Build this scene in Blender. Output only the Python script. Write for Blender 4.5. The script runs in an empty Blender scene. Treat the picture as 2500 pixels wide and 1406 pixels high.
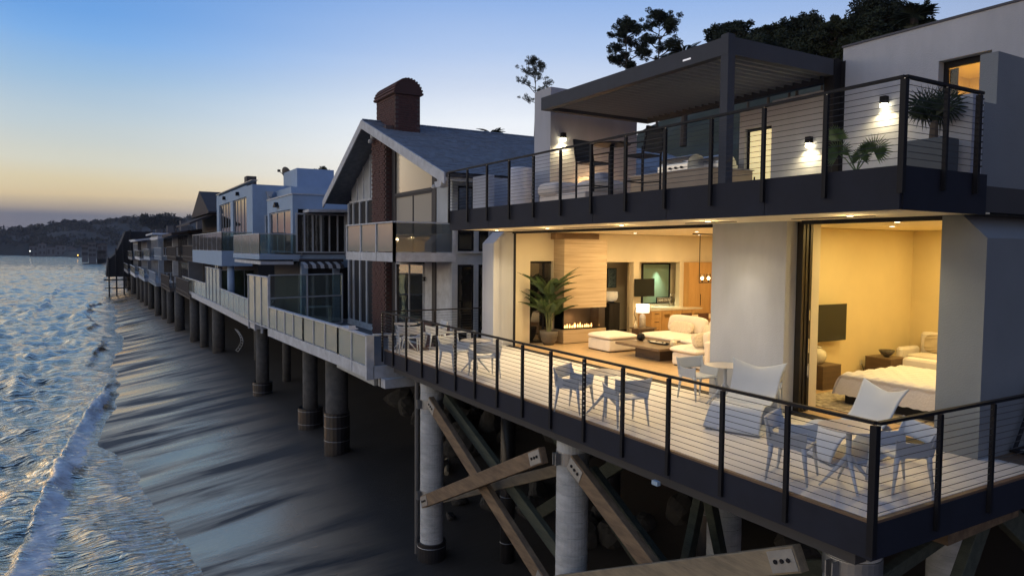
import bpy, math, random
import numpy as np
from mathutils import Vector, Matrix
random.seed(7); rng = np.random.default_rng(11)
SC = bpy.context.scene
COL = SC.collection
R_ = math.radians

# ------------------------------------------------------------------ camera
# world: +X inland, +Y along the coast (away), Z up, z=0 is the lower deck
FPX, CX, CY, CAMZ = 1740.0, 1250.0, 703.0, 2.8
RM = np.array([[0.86323771, -0.01940713, 0.50442444],
               [-0.50473006, -0.0495319, 0.86185507],
               [0.00825897, -0.99858397, -0.05255317]])
cam = bpy.data.cameras.new("camera"); camo = bpy.data.objects.new("camera", cam); COL.objects.link(camo)
cam.sensor_width = 36; cam.lens = 36 * FPX / 2500; cam.clip_end = 20000; cam.clip_start = 0.1
camo.matrix_world = Matrix(((RM[0, 0], -RM[0, 1], -RM[0, 2], 0), (RM[1, 0], -RM[1, 1], -RM[1, 2], 0),
                            (RM[2, 0], -RM[2, 1], -RM[2, 2], CAMZ), (0, 0, 0, 1)))
SC.camera = camo

def P(u, v, x=None, y=None, z=None):
    """survey helper: point of the place seen at photo pixel (u,v) on a known plane"""
    r = RM @ np.array([u - CX, v - CY, FPX])
    if x is not None: t = x / r[0]
    elif y is not None: t = y / r[1]
    else: t = (z - CAMZ) / r[2]
    return (t * r[0], t * r[1], CAMZ + t * r[2])

# ------------------------------------------------------------------ render look
SC.view_settings.view_transform = 'Standard'; SC.view_settings.look = 'None'
SC.view_settings.exposure = 0.0; SC.view_settings.gamma = 1.0; SC.view_settings.use_curve_mapping = False
SC.cycles.max_bounces = 6; SC.cycles.diffuse_bounces = 4; SC.cycles.glossy_bounces = 3
SC.cycles.transparent_max_bounces = 12; SC.cycles.transmission_bounces = 4; SC.cycles.volume_bounces = 0
SC.cycles.sample_clamp_indirect = 4.0; SC.cycles.caustics_reflective = False; SC.cycles.caustics_refractive = False
SC.cycles.use_denoising = True

# ------------------------------------------------------------------ sky (dusk, afterglow over the sea)
W = bpy.data.worlds.new("World"); SC.world = W; W.use_nodes = True
nt = W.node_tree; nt.nodes.clear()
def N(t, tree=None, **k):
    n = (tree or nt).nodes.new(t)
    for a, b in k.items(): setattr(n, a, b)
    return n
tc = N('ShaderNodeTexCoord'); sep = N('ShaderNodeSeparateXYZ'); nt.links.new(tc.outputs['Generated'], sep.inputs[0])
def M_(op, a, b=None, c=None, clamp=False):
    n = N('ShaderNodeMath', operation=op, use_clamp=clamp)
    for i, s in enumerate([a, b, c]):
        if s is None: continue
        if isinstance(s, (int, float)): n.inputs[i].default_value = s
        else: nt.links.new(s, n.inputs[i])
    return n.outputs[0]
def srgb(r, g, b):
    f = lambda c: ((c / 255 + .055) / 1.055) ** 2.4 if c > 10 else c / 255 / 12.92
    return (f(r), f(g), f(b), 1)
X_, Y_, Z_ = sep.outputs
hor = M_('SQRT', M_('ADD', M_('MULTIPLY', X_, X_), M_('MULTIPLY', Y_, Y_)))
hor = M_('MAXIMUM', hor, 1e-4)
sx = M_('DIVIDE', X_, hor); sy = M_('DIVIDE', Y_, hor)
def ramp(stops):
    r = N('ShaderNodeValToRGB'); e = r.color_ramp.elements
    while len(e) > 1: e.remove(e[-1])
    e[0].position = stops[0][0]; e[0].color = stops[0][1]
    for p, c in stops[1:]:
        q = e.new(p); q.color = c
    return r
# ramp input = sin(elevation)
nse = N('ShaderNodeTexNoise'); nse.inputs['Scale'].default_value = 3.0; nse.inputs['Detail'].default_value = 4
mp = N('ShaderNodeMapping'); mp.inputs['Scale'].default_value = (1, 1, 14); nt.links.new(tc.outputs['Generated'], mp.inputs[0]); nt.links.new(mp.outputs[0], nse.inputs[0])
zz = M_('ADD', Z_, M_('MULTIPLY', M_('SUBTRACT', nse.outputs[0], 0.5), 0.012))
rW = ramp([(0.0, srgb(118, 112, 120)), (.024, srgb(112, 111, 121)), (.040, srgb(110, 112, 124)), (.048, srgb(165, 152, 138)), (.062, srgb(208, 188, 152)), (.08, srgb(212, 199, 166)), (.10, srgb(206, 205, 190)),
           (.15, srgb(182, 197, 205)), (.20, srgb(150, 182, 212)), (.243, srgb(120, 167, 220)), (.27, srgb(105, 156, 216)), (.36, srgb(92, 142, 208)), (.6, srgb(84, 124, 188)), (1.0, srgb(88, 116, 164))])
rN = ramp([(0.0, srgb(230, 208, 184)), (.06, srgb(240, 228, 212)), (.13, srgb(240, 240, 240)), (.174, srgb(228, 233, 240)),
           (.22, srgb(198, 210, 230)), (.27, srgb(168, 191, 227)), (.323, srgb(140, 172, 221)), (.42, srgb(116, 150, 204)), (.6, srgb(92, 126, 182)), (1.0, srgb(88, 116, 164))])
rE = ramp([(0.0, srgb(112, 106, 122)), (.12, srgb(124, 118, 138)), (.3, srgb(108, 116, 144)), (.6, srgb(92, 110, 148)), (1.0, srgb(88, 116, 164))])
rS = ramp([(0.0, srgb(170, 130, 110)), (.03, srgb(200, 150, 118)), (.07, srgb(250, 214, 168)), (.14, srgb(244, 226, 196)), (.24, srgb(222, 220, 212)), (.36, srgb(174, 195, 218)), (.6, srgb(104, 136, 184)), (1.0, srgb(88, 116, 164))])
for r in (rW, rN, rE, rS): nt.links.new(zz, r.inputs[0])
def mr(v, a, b):
    n = N('ShaderNodeMapRange', interpolation_type='SMOOTHSTEP'); nt.links.new(v, n.inputs[0]); n.inputs[1].default_value = a; n.inputs[2].default_value = b; return n.outputs[0]
def mx(f, a, b):
    n = N('ShaderNodeMix', data_type='RGBA'); nt.links.new(f, n.inputs[0]); nt.links.new(a, n.inputs[6]); nt.links.new(b, n.inputs[7]); return n.outputs[2]
c1 = mx(mr(sx, -0.03, 0.50), rW.outputs[0], rN.outputs[0])
c1b = mx(mr(sx, -0.06, -0.40), c1, rS.outputs[0])
sdot = M_('ADD', M_('MULTIPLY', sx, -0.60), M_('MULTIPLY', sy, 0.80))
c2 = mx(mr(sdot, 0.15, -0.75), c1b, rE.outputs[0])
# the afterglow itself, over the sea left of the frame, is brighter than the rest of the sky
glow = M_('MULTIPLY', mr(sx, -0.09, -0.38), mr(Z_, 0.42, 0.06)); glow = M_('MULTIPLY', glow, mr(sdot, -0.3, 0.5))
bg = N('ShaderNodeBackground'); nt.links.new(M_('MULTIPLY_ADD', glow, 1.35, 1.13), bg.inputs['Strength'])
nt.links.new(c2, bg.inputs[0]); wo = N('ShaderNodeOutputWorld'); nt.links.new(bg.outputs[0], wo.inputs[0])
# the sun is below the horizon: only a very weak wide afterglow remains from its direction
sun = bpy.data.lights.new("afterglow", 'SUN'); sun.energy = 0.12; sun.angle = R_(25); sun.color = (1, .8, .62)
suno = bpy.data.objects.new("afterglow", sun); COL.objects.link(suno); suno.rotation_euler = Vector((-0.80, 0.55, 0.2)).to_track_quat('Z', 'Y').to_euler()

# ------------------------------------------------------------------ mesh builder
OFF = {}
class MB:
    def __init__(s): s.V = []; s.F = []
    def add(s, vs, fs):
        b = len(s.V); s.V += [tuple(map(float, v)) for v in vs]; s.F += [tuple(b + i for i in f) for f in fs]; return s
    def box(s, x0, x1, y0, y1, z0, z1):
        if x0 > x1: x0, x1 = x1, x0
        if y0 > y1: y0, y1 = y1, y0
        if z0 > z1: z0, z1 = z1, z0
        return s.add([(x, y, z) for z in (z0, z1) for x, y in ((x0, y0), (x1, y0), (x1, y1), (x0, y1))],
                     [(3, 2, 1, 0), (4, 5, 6, 7), (0, 1, 5, 4), (1, 2, 6, 5), (2, 3, 7, 6), (3, 0, 4, 7)])
    def bbox(s, x0, x1, y0, y1, z0, z1, b=.01):
        """box with chamfered vertical and top edges"""
        ring = lambda k, z: [(x0 + b + k, y0 + k, z), (x1 - b - k, y0 + k, z), (x1 - k, y0 + b + k, z), (x1 - k, y1 - b - k, z), (x1 - b - k, y1 - k, z), (x0 + b + k, y1 - k, z), (x0 + k, y1 - b - k, z), (x0 + k, y0 + b + k, z)]
        vs = ring(b * .6, z0) + ring(0, z0 + b) + ring(0, z1 - b) + ring(b * .6, z1)
        fs = [tuple(range(7, -1, -1)), tuple(range(24, 32))]
        for l in range(3):
            for i in range(8): j = (i + 1) % 8; fs.append((l * 8 + i, l * 8 + j, l * 8 + 8 + j, l * 8 + 8 + i))
        return s.add(vs, fs)
    def prism(s, poly, axis, a, b):
        """poly: list of 2D pts in the two other axes (order x,y,z without axis)"""
        def mk(p, t):
            if axis == 'x': return (t, p[0], p[1])
            if axis == 'y': return (p[0], t, p[1])
            return (p[0], p[1], t)
        n = len(poly); vs = [mk(p, a) for p in poly] + [mk(p, b) for p in poly]
        fs = [tuple(range(n)), tuple(range(2 * n - 1, n - 1, -1))] + [(i, n + i, n + (i + 1) % n, (i + 1) % n) for i in range(n)]
        return s.add(vs, fs)
    def beam(s, p, q, w, h, up=(0, 0, 1)):
        p = Vector(p); q = Vector(q); d = (q - p).normalized(); u = Vector(up)
        if abs(d.dot(u)) > .99: u = Vector((1, 0, 0))
        a = d.cross(u).normalized(); c = a.cross(d).normalized()
        vs = []
        for o in (p, q):
            for i, j in ((-1, -1), (1, -1), (1, 1), (-1, 1)): vs.append(o + a * (w / 2 * i) + c * (h / 2 * j))
        return s.add(vs, [(0, 1, 2, 3), (7, 6, 5, 4), (0, 4, 5, 1), (1, 5, 6, 2), (2, 6, 7, 3), (3, 7, 4, 0)])
    def tube(s, pts, r, n=8, cap=True):
        pts = [Vector(p) for p in pts]; rs = r if isinstance(r, (list, tuple)) else [r] * len(pts)
        b = len(s.V); a = None
        for i, p in enumerate(pts):
            d = (pts[min(i + 1, len(pts) - 1)] - pts[max(i - 1, 0)]).normalized()
            if a is None:
                a = d.cross(Vector((0, 0, 1))) if abs(d.z) < .95 else d.cross(Vector((1, 0, 0)))
            a = (a - d * a.dot(d)).normalized(); c = d.cross(a)
            for k in range(n):
                t = 2 * math.pi * k / n; s.V.append(tuple(p + (a * math.cos(t) + c * math.sin(t)) * rs[i]))
        for i in range(len(pts) - 1):
            for k in range(n):
                j = (k + 1) % n; s.F.append((b + i * n + k, b + i * n + j, b + (i + 1) * n + j, b + (i + 1) * n + k))
        if cap:
            s.F.append(tuple(b + k for k in range(n - 1, -1, -1))); s.F.append(tuple(b + (len(pts) - 1) * n + k for k in range(n)))
        return s
    def lathe(s, c, prof, n=24, sx=1, sy=1):
        """prof: list of (r,z)"""
        b = len(s.V)
        for r, z in prof:
            for k in range(n):
                t = 2 * math.pi * k / n; s.V.append((c[0] + r * math.cos(t) * sx, c[1] + r * math.sin(t) * sy, c[2] + z))
        for i in range(len(prof) - 1):
            for k in range(n):
                j = (k + 1) % n; s.F.append((b + i * n + k, b + i * n + j, b + (i + 1) * n + j, b + (i + 1) * n + k))
        s.F.append(tuple(b + k for k in range(n - 1, -1, -1))); s.F.append(tuple(b + (len(prof) - 1) * n + k for k in range(n)))
        return s
    def pillow(s, c, size, e=.45, ev=.8, rot=0, tilt=0, n=20, m=10, noise=.0, edge=0.0, tiltaxis='x'):
        """superellipsoid cushion"""
        sg = lambda v, p: math.copysign(abs(v) ** p, v)
        vs = []
        Rm = Matrix.Rotation(rot, 3, 'Z') @ Matrix.Rotation(tilt, 3, tiltaxis.upper())
        for i in range(m + 1):
            ph = -math.pi / 2 + math.pi * i / m
            for k in range(n):
                t = 2 * math.pi * k / n
                x = sg(math.cos(ph), ev) * sg(math.cos(t), e); y = sg(math.cos(ph), ev) * sg(math.sin(t), e); z = sg(math.sin(ph), ev)
                g = 1 + noise * math.sin(5 * t + 3 * ph + c[0] * 9) * math.cos(3 * t - 2 * ph)
                # thin towards the corners like a filled pillow
                z *= 1 - edge * (max(abs(x), abs(y)) ** 4)
                v = Vector((x * size[0] / 2 * g, y * size[1] / 2 * g, z * size[2] / 2))
                vs.append(Vector(c) + Rm @ v)
        fs = []
        for i in range(m):
            for k in range(n):
                j = (k + 1) % n; fs.append((i * n + k, i * n + j, (i + 1) * n + j, (i + 1) * n + k))
        return s.add(vs, fs)
    def grid(s, fn, nu, nv, closed=False):
        vs = [fn(i / nu, j / nv) for j in range(nv + 1) for i in range(nu + 1)]
        fs = [(j * (nu + 1) + i, j * (nu + 1) + i + 1, (j + 1) * (nu + 1) + i + 1, (j + 1) * (nu + 1) + i) for j in range(nv) for i in range(nu)]
        return s.add(vs, fs)
    def mesh(s, name, mat, off=(0, 0, 0), smooth=False):
        me = bpy.data.meshes.new(name)
        V = np.array(s.V, dtype=float) - np.array(off, dtype=float)
        me.from_pydata(V.tolist(), [], s.F)
        if smooth: me.polygons.foreach_set('use_smooth', [True] * len(me.polygons))
        if mat: me.materials.append(mat)
        me.update(); return me
    def build(s, name, mat, parent=None, smooth=False, solid=0, bevel=0, sub=0, autosmooth=None):
        off = OFF.get(parent.name, (0, 0, 0)) if parent is not None else (0, 0, 0)
        o = bpy.data.objects.new(name, s.mesh(name, mat, off, smooth)); COL.objects.link(o)
        if parent is not None: o.parent = parent
        OFF[o.name] = off
        if solid: m = o.modifiers.new('t', 'SOLIDIFY'); m.thickness = solid; m.offset = 0
        if bevel: m = o.modifiers.new('b', 'BEVEL'); m.width = bevel; m.segments = 2; m.limit_method = 'ANGLE'
        if sub: m = o.modifiers.new('s', 'SUBSURF'); m.levels = sub; m.render_levels = sub
        return o
    def top(s, name, mat, label, cat, group=None, **k):
        """a thing that is one mesh, its origin at its own base"""
        V = np.array(s.V); c = ((V[:, 0].min() + V[:, 0].max()) / 2, (V[:, 1].min() + V[:, 1].max()) / 2, V[:, 2].min())
        me = s.mesh(name, mat, c, k.get('smooth', False))
        o = bpy.data.objects.new(name, me); COL.objects.link(o); o.location = c; OFF[o.name] = c
        o['label'] = label; o['category'] = cat
        if group: o['group'] = group
        if k.get('bevel'): m = o.modifiers.new('b', 'BEVEL'); m.width = k['bevel']; m.segments = 2; m.limit_method = 'ANGLE'
        return o
    def struct(s, name, mat, smooth=False):
        o = bpy.data.objects.new(name, s.mesh(name, mat, (0, 0, 0), smooth)); COL.objects.link(o); o['kind'] = 'structure'; OFF[o.name] = (0, 0, 0); return o

def thing(name, label, cat, loc=(0, 0, 0), group=None, rz=0):
    o = bpy.data.objects.new(name, None); COL.objects.link(o); o.location = loc; o.empty_display_size = .2
    if rz: o.rotation_euler[2] = rz
    o['label'] = label; o['category'] = cat
    if group: o['group'] = group
    OFF[o.name] = tuple(loc) if not rz else (0, 0, 0)
    return o
def inst(name, mesh, parent, loc, rot=None):
    o = bpy.data.objects.new(name, mesh); COL.objects.link(o); o.parent = parent
    off = OFF.get(parent.name, (0, 0, 0)); o.location = (loc[0] - off[0], loc[1] - off[1], loc[2] - off[2])
    if rot: o.rotation_euler = rot
    return o
def dup(o, loc=None, rz=None, label=None, scale=None, parent=None):
    c = o.copy(); COL.objects.link(c)
    if parent is not None: c.parent = parent
    if loc is not None: c.location = loc
    if rz is not None: c.rotation_euler = (0, 0, rz)
    if scale is not None: c.scale = (scale,) * 3
    if label: c['label'] = label
    for ch in list(o.children): dup(ch, parent=c)
    return c
def stuff(o): o['kind'] = 'stuff'; return o

# ------------------------------------------------------------------ materials
MT = {}
def mat(name, col, rough=.6, metal=0., var=.12, scale=2.5, stretch=(1, 1, 1), bump=.05, bscale=60, spec=.5, alpha=None, emit=None, es=0, col2=None, detail=5, bstretch=None, coat=0, trans=0):
    if name in MT: return MT[name]
    m = bpy.data.materials.new(name); m.use_nodes = True; t = m.node_tree; b = t.nodes['Principled BSDF']
    n = lambda ty: t.nodes.new(ty); L = t.links.new
    c = n('ShaderNodeTexCoord'); mpp = n('ShaderNodeMapping'); mpp.inputs['Scale'].default_value = stretch; L(c.outputs['Object'], mpp.inputs[0])
    no = n('ShaderNodeTexNoise'); no.inputs['Scale'].default_value = scale; no.inputs['Detail'].default_value = detail; no.inputs['Roughness'].default_value = .6; L(mpp.outputs[0], no.inputs[0])
    r = n('ShaderNodeValToRGB'); r.color_ramp.elements[0].position = .3; r.color_ramp.elements[1].position = .7
    a = col2 if col2 else tuple(max(0, x * (1 - var)) for x in col[:3]); d = col[:3] if col2 else tuple(min(1, x * (1 + var)) for x in col[:3])
    r.color_ramp.elements[0].color = (*a[:3], 1); r.color_ramp.elements[1].color = (*d[:3], 1); L(no.outputs[0], r.inputs[0]); L(r.outputs[0], b.inputs['Base Color'])
    b.inputs['Roughness'].default_value = rough; b.inputs['Metallic'].default_value = metal; b.inputs['Specular IOR Level'].default_value = spec
    if coat: b.inputs['Coat Weight'].default_value = coat; b.inputs['Coat Roughness'].default_value = .1
    mrn = n('ShaderNodeMapRange'); mrn.inputs[3].default_value = max(0, rough - .1); mrn.inputs[4].default_value = min(1, rough + .1); L(no.outputs[0], mrn.inputs[0]); L(mrn.outputs[0], b.inputs['Roughness'])
    if bump:
        m2 = n('ShaderNodeMapping'); m2.inputs['Scale'].default_value = bstretch or stretch; L(c.outputs['Object'], m2.inputs[0])
        n2 = n('ShaderNodeTexNoise'); n2.inputs['Scale'].default_value = bscale; n2.inputs['Detail'].default_value = 3; L(m2.outputs[0], n2.inputs[0])
        bp = n('ShaderNodeBump'); bp.inputs['Strength'].default_value = min(1, bump * 4); bp.inputs['Distance'].default_value = .01; L(n2.outputs[0], bp.inputs['Height']); L(bp.outputs[0], b.inputs['Normal'])
    if emit: b.inputs['Emission Color'].default_value = (*emit, 1); b.inputs['Emission Strength'].default_value = es
    if trans: b.inputs['Transmission Weight'].default_value = trans
    MT[name] = m; return m
def glassmat(name, tint, refl=.5, rough=.02, opaque=0., body=(.1, .1, .1), wav=0.0):
    """thin pane: clear/tinted transparency mixed with a mirror by angle; opaque>0 adds a diffuse body"""
    if name in MT: return MT[name]
    m = bpy.data.materials.new(name); m.use_nodes = True; t = m.node_tree; t.nodes.clear(); n = t.nodes.new; L = t.links.new
    o = n('ShaderNodeOutputMaterial'); tr = n('ShaderNodeBsdfTransparent'); tr.inputs[0].default_value = (*tint, 1)
    gl = n('ShaderNodeBsdfGlossy'); gl.inputs['Roughness'].default_value = rough; gl.inputs[0].default_value = (.95, .95, .95, 1)
    df = n('ShaderNodeBsdfDiffuse'); df.inputs[0].default_value = (*body, 1)
    m1 = n('ShaderNodeMixShader'); m1.inputs[0].default_value = opaque; L(tr.outputs[0], m1.inputs[1]); L(df.outputs[0], m1.inputs[2])
    lw = n('ShaderNodeLayerWeight'); lw.inputs[0].default_value = refl; m2 = n('ShaderNodeMixShader'); L(lw.outputs['Fresnel'], m2.inputs[0]); L(m1.outputs[0], m2.inputs[1]); L(gl.outputs[0], m2.inputs[2])
    c = n('ShaderNodeTexCoord'); no = n('ShaderNodeTexNoise'); no.inputs['Scale'].default_value = 2.2; no.inputs['Detail'].default_value = 3; L(c.outputs['Object'], no.inputs[0])
    bp = n('ShaderNodeBump'); bp.inputs['Strength'].default_value = .3; bp.inputs['Distance'].default_value = .004 + wav; L(no.outputs[0], bp.inputs['Height']); L(bp.outputs[0], gl.inputs['Normal'])
    L(m2.outputs[0], o.inputs[0]); MT[name] = m; return m
def emat(name, col, s):
    if name in MT: return MT[name]
    m = bpy.data.materials.new(name); m.use_nodes = True; t = m.node_tree; b = t.nodes['Principled BSDF']
    b.inputs['Base Color'].default_value = (*[min(1, c) for c in col], 1); b.inputs['Emission Color'].default_value = (*col, 1); b.inputs['Emission Strength'].default_value = s; MT[name] = m; return m

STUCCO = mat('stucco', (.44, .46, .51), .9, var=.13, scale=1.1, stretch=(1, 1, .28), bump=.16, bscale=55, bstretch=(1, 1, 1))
STUCCO_SHADE = mat('stucco_shaded', (.20, .225, .25), .9, var=.07, scale=1.2, bump=.16, bscale=55)  # darker copy of stucco: the camera-facing wall's shade is in its colour
SOFFIT = mat('soffit_plaster', (.93, .83, .60), .8, var=.05, bump=.03)
CREAM = mat('cream_plaster', (.72, .64, .48), .85, var=.04, scale=1.5, bump=.04, bscale=70)
CREAM2 = mat('bedroom_plaster', (.70, .58, .33), .85, var=.04, scale=1.5, bump=.04, bscale=70)
FASCIA = mat('fascia_metal', (.020, .023, .036), .7, .0, var=.18, scale=2, bump=.03, bscale=200, spec=.2)
BLACK = mat('black_metal', (.011, .011, .014), .6, .0, var=.2, bump=.02, spec=.2)
CABLE = mat('steel_cable', (.06, .06, .065), .4, .6, var=.1, bump=0)
SSTEEL = mat('fitting_steel', (.5, .5, .5), .25, 1, bump=0)
PORC = mat('porcelain_tile', (.60, .58, .56), .42, var=.07, scale=3, bump=.03, bscale=30)
EDGE = mat('brown_edge', (.16, .10, .06), .6)
OAK = mat('oak_floor', (.48, .33, .18), .42, var=.2, scale=3, stretch=(6, .8, 1), bump=.03, bscale=20)
SLAB = mat('dark_slab', (.05, .05, .055), .8)
CONC = mat('pile_concrete', (.56, .58, .59), .85, col2=(.33, .35, .36), scale=2.2, stretch=(1, 1, 2.5), bump=.25, bscale=18)
RUBBER = mat('pile_wrap', (.018, .018, .02), .35, bump=.08, bscale=14)
TIMBER = mat('brown_timber', (.25, .175, .105), .8, col2=(.11, .075, .048), scale=1.6, stretch=(5, 1, 5), bump=.25, bscale=9)
TIMBERG = mat('green_timber', (.075, .085, .062), .85, col2=(.035, .042, .032), scale=1.6, stretch=(5, 1, 5), bump=.25, bscale=9)
TIMBERO = mat('old_grey_timber', (.33, .27, .18), .85, col2=(.17, .14, .10), scale=1.6, stretch=(5, 1, 5), bump=.25, bscale=9)
GALV = mat('galvanised', (.30, .31, .32), .45, .7, scale=8)
WHITEP = mat('white_plastic', (.44, .48, .54), .4, var=.03, bump=.0)
GREYP = mat('grey_blue_plastic', (.40, .44, .50), .42, var=.04, bump=.01)
LINEN = mat('white_linen', (.78, .72, .66), .95, var=.05, scale=6, bump=.14, bscale=110)
KNIT = mat('knit_cushion', (.70, .62, .52), .95, var=.22, scale=14, stretch=(1, 5, 1), bump=.4, bscale=40)
DWOOD = mat('dark_walnut', (.12, .075, .045), .5, col2=(.06, .038, .025), scale=2, stretch=(1, 1, 6), bump=.08, bscale=24)
DWOODT = mat('walnut_top', (.20, .14, .09), .5, col2=(.12, .08, .05), scale=3, stretch=(1, 5, 1), bump=.08, bscale=24)
HONEY = mat('honey_oak', (.56, .33, .12), .5, col2=(.46, .26, .09), scale=2.4, stretch=(5, 5, .6), bump=.03, bscale=30)
TRAV = mat('striped_travertine', (.62, .49, .33), .5, col2=(.40, .29, .18), scale=1.6, stretch=(.5, .5, 14), bump=.06, bscale=12)
TERRA = mat('planter_clay', (.11, .095, .08), .85, scale=10, bump=.2, bscale=60)
SCREEN = mat('tv_screen', (.012, .016, .014), .16, bump=0)
LEAF = mat('palm_leaf', (.05, .09, .025), .5, var=.45, scale=6, bump=0)
LEAFL = mat('fan_palm_leaf', (.09, .15, .05), .5, var=.4, scale=6, bump=0)
LEAFD = mat('dark_fan_leaf', (.03, .05, .03), .5, var=.35, scale=6, bump=0)
BARK = mat('bark', (.10, .08, .06), .9, bump=.3, bscale=20)
CERAM = mat('cream_ceramic', (.68, .62, .48), .25, var=.1, scale=8)
BRASS = mat('aged_brass', (.45, .3, .12), .35, .9, bump=0)
PAINTB = mat('bluegrey_paint', (.42, .46, .50), .75, var=.14, scale=1.5, bump=.12, bscale=40)
PAINTW = mat('weathered_white_paint', (.50, .53, .57), .7, var=.2, scale=3, stretch=(1, 1, 1), bump=.15, bscale=20)
PAINTD = mat('dark_brown_trim', (.045, .042, .045), .7)
STUCB = mat('blue_white_stucco', (.32, .44, .60), .85, var=.06, bump=.15, bscale=50)
GGLASS = glassmat('gable_glass', (.05, .05, .05), .06, .15, 1.0, (.40, .38, .33), .004)  # opaque cream body stands in for the sky mirrored in these panes
WGLASS = glassmat('window_glass', (.05, .055, .06), .62, .03, .55, (.03, .03, .03), .004)
BALGLASS = glassmat('balustrade_glass', (.66, .76, .72), .42, .04, .14, (.45, .55, .52))
SKYGLASS = glassmat('sky_toned_glass', (.6, .66, .62), .33, .12, .5, (.50, .55, .49), .006)  # pale body colour carries the bright sky reflection of the guard panels
CLEAR = glassmat('clear_glass', (.93, .94, .93), .2, .01)
# ================================================================== SETTING: beach, sea, hillside, far coast
SEA = -5.55
_sy = [0, 15, 19.4, 21, 28, 31, 34.6, 40, 46, 60, 73, 105, 142, 191, 293, 578, 790, 850, 1100]
_sx = [1.9, 2.1, 2.1, 2.0, 1.1, .75, .1, .3, .6, 1.2, 1.6, 2.4, 2.6, 2.9, 3.6, .8, -27, -80, -420]
def shore(y):
    w = np.interp(y, [20, 34, 60, 140, 600], [.25, .35, .9, 1.6, 2.5])
    return np.interp(y, _sy, _sx) + w * (_n1(y * .21) + .5 * _n1(y * .55 + 9) - .75)
def _n1(t):
    i = np.floor(t).astype(int); f = t - i; f = f * f * (3 - 2 * f); r = np.random.default_rng(77).random(512); return r[i % 512] * (1 - f) + r[(i + 1) % 512] * f
def vnoise(x, y, seed=0):
    """cheap smooth value noise, vectorised"""
    r = np.random.default_rng(seed).random((256, 256))
    xi = np.floor(x).astype(int); yi = np.floor(y).astype(int); fx = x - xi; fy = y - yi
    fx = fx * fx * (3 - 2 * fx); fy = fy * fy * (3 - 2 * fy)
    g = lambda a, b: r[a % 256, b % 256]
    return (g(xi, yi) * (1 - fx) + g(xi + 1, yi) * fx) * (1 - fy) + (g(xi, yi + 1) * (1 - fx) + g(xi + 1, yi + 1) * fx) * fy
def fbm(x, y, seed=0, o=4):
    s = 0; a = .5
    for i in range(o): s = s + a * vnoise(x * 2 ** i, y * 2 ** i, seed + i); a *= .5
    return s
def sand_z(x, y):
    x = np.asarray(x, float); y = np.asarray(y, float); xs = shore(y)
    zp = np.interp(y, [0, 14, 18, 24, 60, 400], [-5.4, -5.4, -5.3, -4.6, -4.45, -4.6])
    sl = (zp - SEA) / np.maximum(7.4 - xs, 1.5)
    d = x - xs
    z = SEA + sl * d
    z = np.where(d < 0, SEA + .10 * d, z)
    z = np.where(x > 7.4, zp + (np.minimum(x, 13) - 7.4) * .10 + np.clip(np.minimum(x, 19) - 13, 0, None) * .28, z)
    ca, sa = math.cos(R_(22)), math.sin(R_(22))
    a = x * ca + y * sa; b = -x * sa + y * ca
    z = z + (fbm(a * .12, b * .9, 3, 3) - .5) * .06 + (fbm(x * .8, y * .8, 5, 3) - .5) * .02
    return z
def grid_mesh(xs, ys, zf, attr=None):
    """xs, ys 2-D arrays"""
    nj, ni = xs.shape; zs = zf(xs, ys); V = np.stack([xs, ys, zs], -1).reshape(-1, 3)
    idx = np.arange(nj * ni).reshape(nj, ni)
    F = np.stack([idx[:-1, :-1], idx[:-1, 1:], idx[1:, 1:], idx[1:, :-1]], -1).reshape(-1, 4)
    me = bpy.data.meshes.new('g'); me.vertices.add(len(V)); me.vertices.foreach_set('co', V.ravel())
    me.loops.add(F.size); me.loops.foreach_set('vertex_index', F.ravel()); me.polygons.add(len(F))
    me.polygons.foreach_set('loop_start', np.arange(0, F.size, 4)); me.polygons.foreach_set('loop_total', np.full(len(F), 4))
    me.polygons.foreach_set('use_smooth', np.ones(len(F), bool)); me.update(calc_edges=True)
    if attr is not None:
        at = me.attributes.new('foam', 'FLOAT', 'POINT'); at.data.foreach_set('value', np.clip(attr(xs, ys), 0, 1).ravel().astype(np.float32))
    return me

# ---- sand
yy = np.concatenate([np.linspace(-14, 7.9, 40), 8 * (420 / 8) ** (np.linspace(0, 1, 330))]); xx = np.concatenate([np.linspace(-14, 13, 260), np.linspace(13.4, 60, 40)])
XX, YY = np.meshgrid(xx, yy)
me = grid_mesh(XX, YY, sand_z)
m = bpy.data.materials.new('wet_sand'); m.use_nodes = True; t = m.node_tree; b = t.nodes['Principled BSDF']; n = t.nodes.new; L = t.links.new
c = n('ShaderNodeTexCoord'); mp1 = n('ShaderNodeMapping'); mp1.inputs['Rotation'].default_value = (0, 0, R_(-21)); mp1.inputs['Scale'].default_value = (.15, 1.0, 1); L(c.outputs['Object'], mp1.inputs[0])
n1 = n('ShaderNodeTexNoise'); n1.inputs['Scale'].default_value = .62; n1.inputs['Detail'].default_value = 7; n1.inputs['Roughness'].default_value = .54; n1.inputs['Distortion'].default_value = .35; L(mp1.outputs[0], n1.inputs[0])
r1 = n('ShaderNodeMapRange'); r1.inputs[1].default_value = .40; r1.inputs[2].default_value = .58; L(n1.outputs[0], r1.inputs[0])
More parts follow.
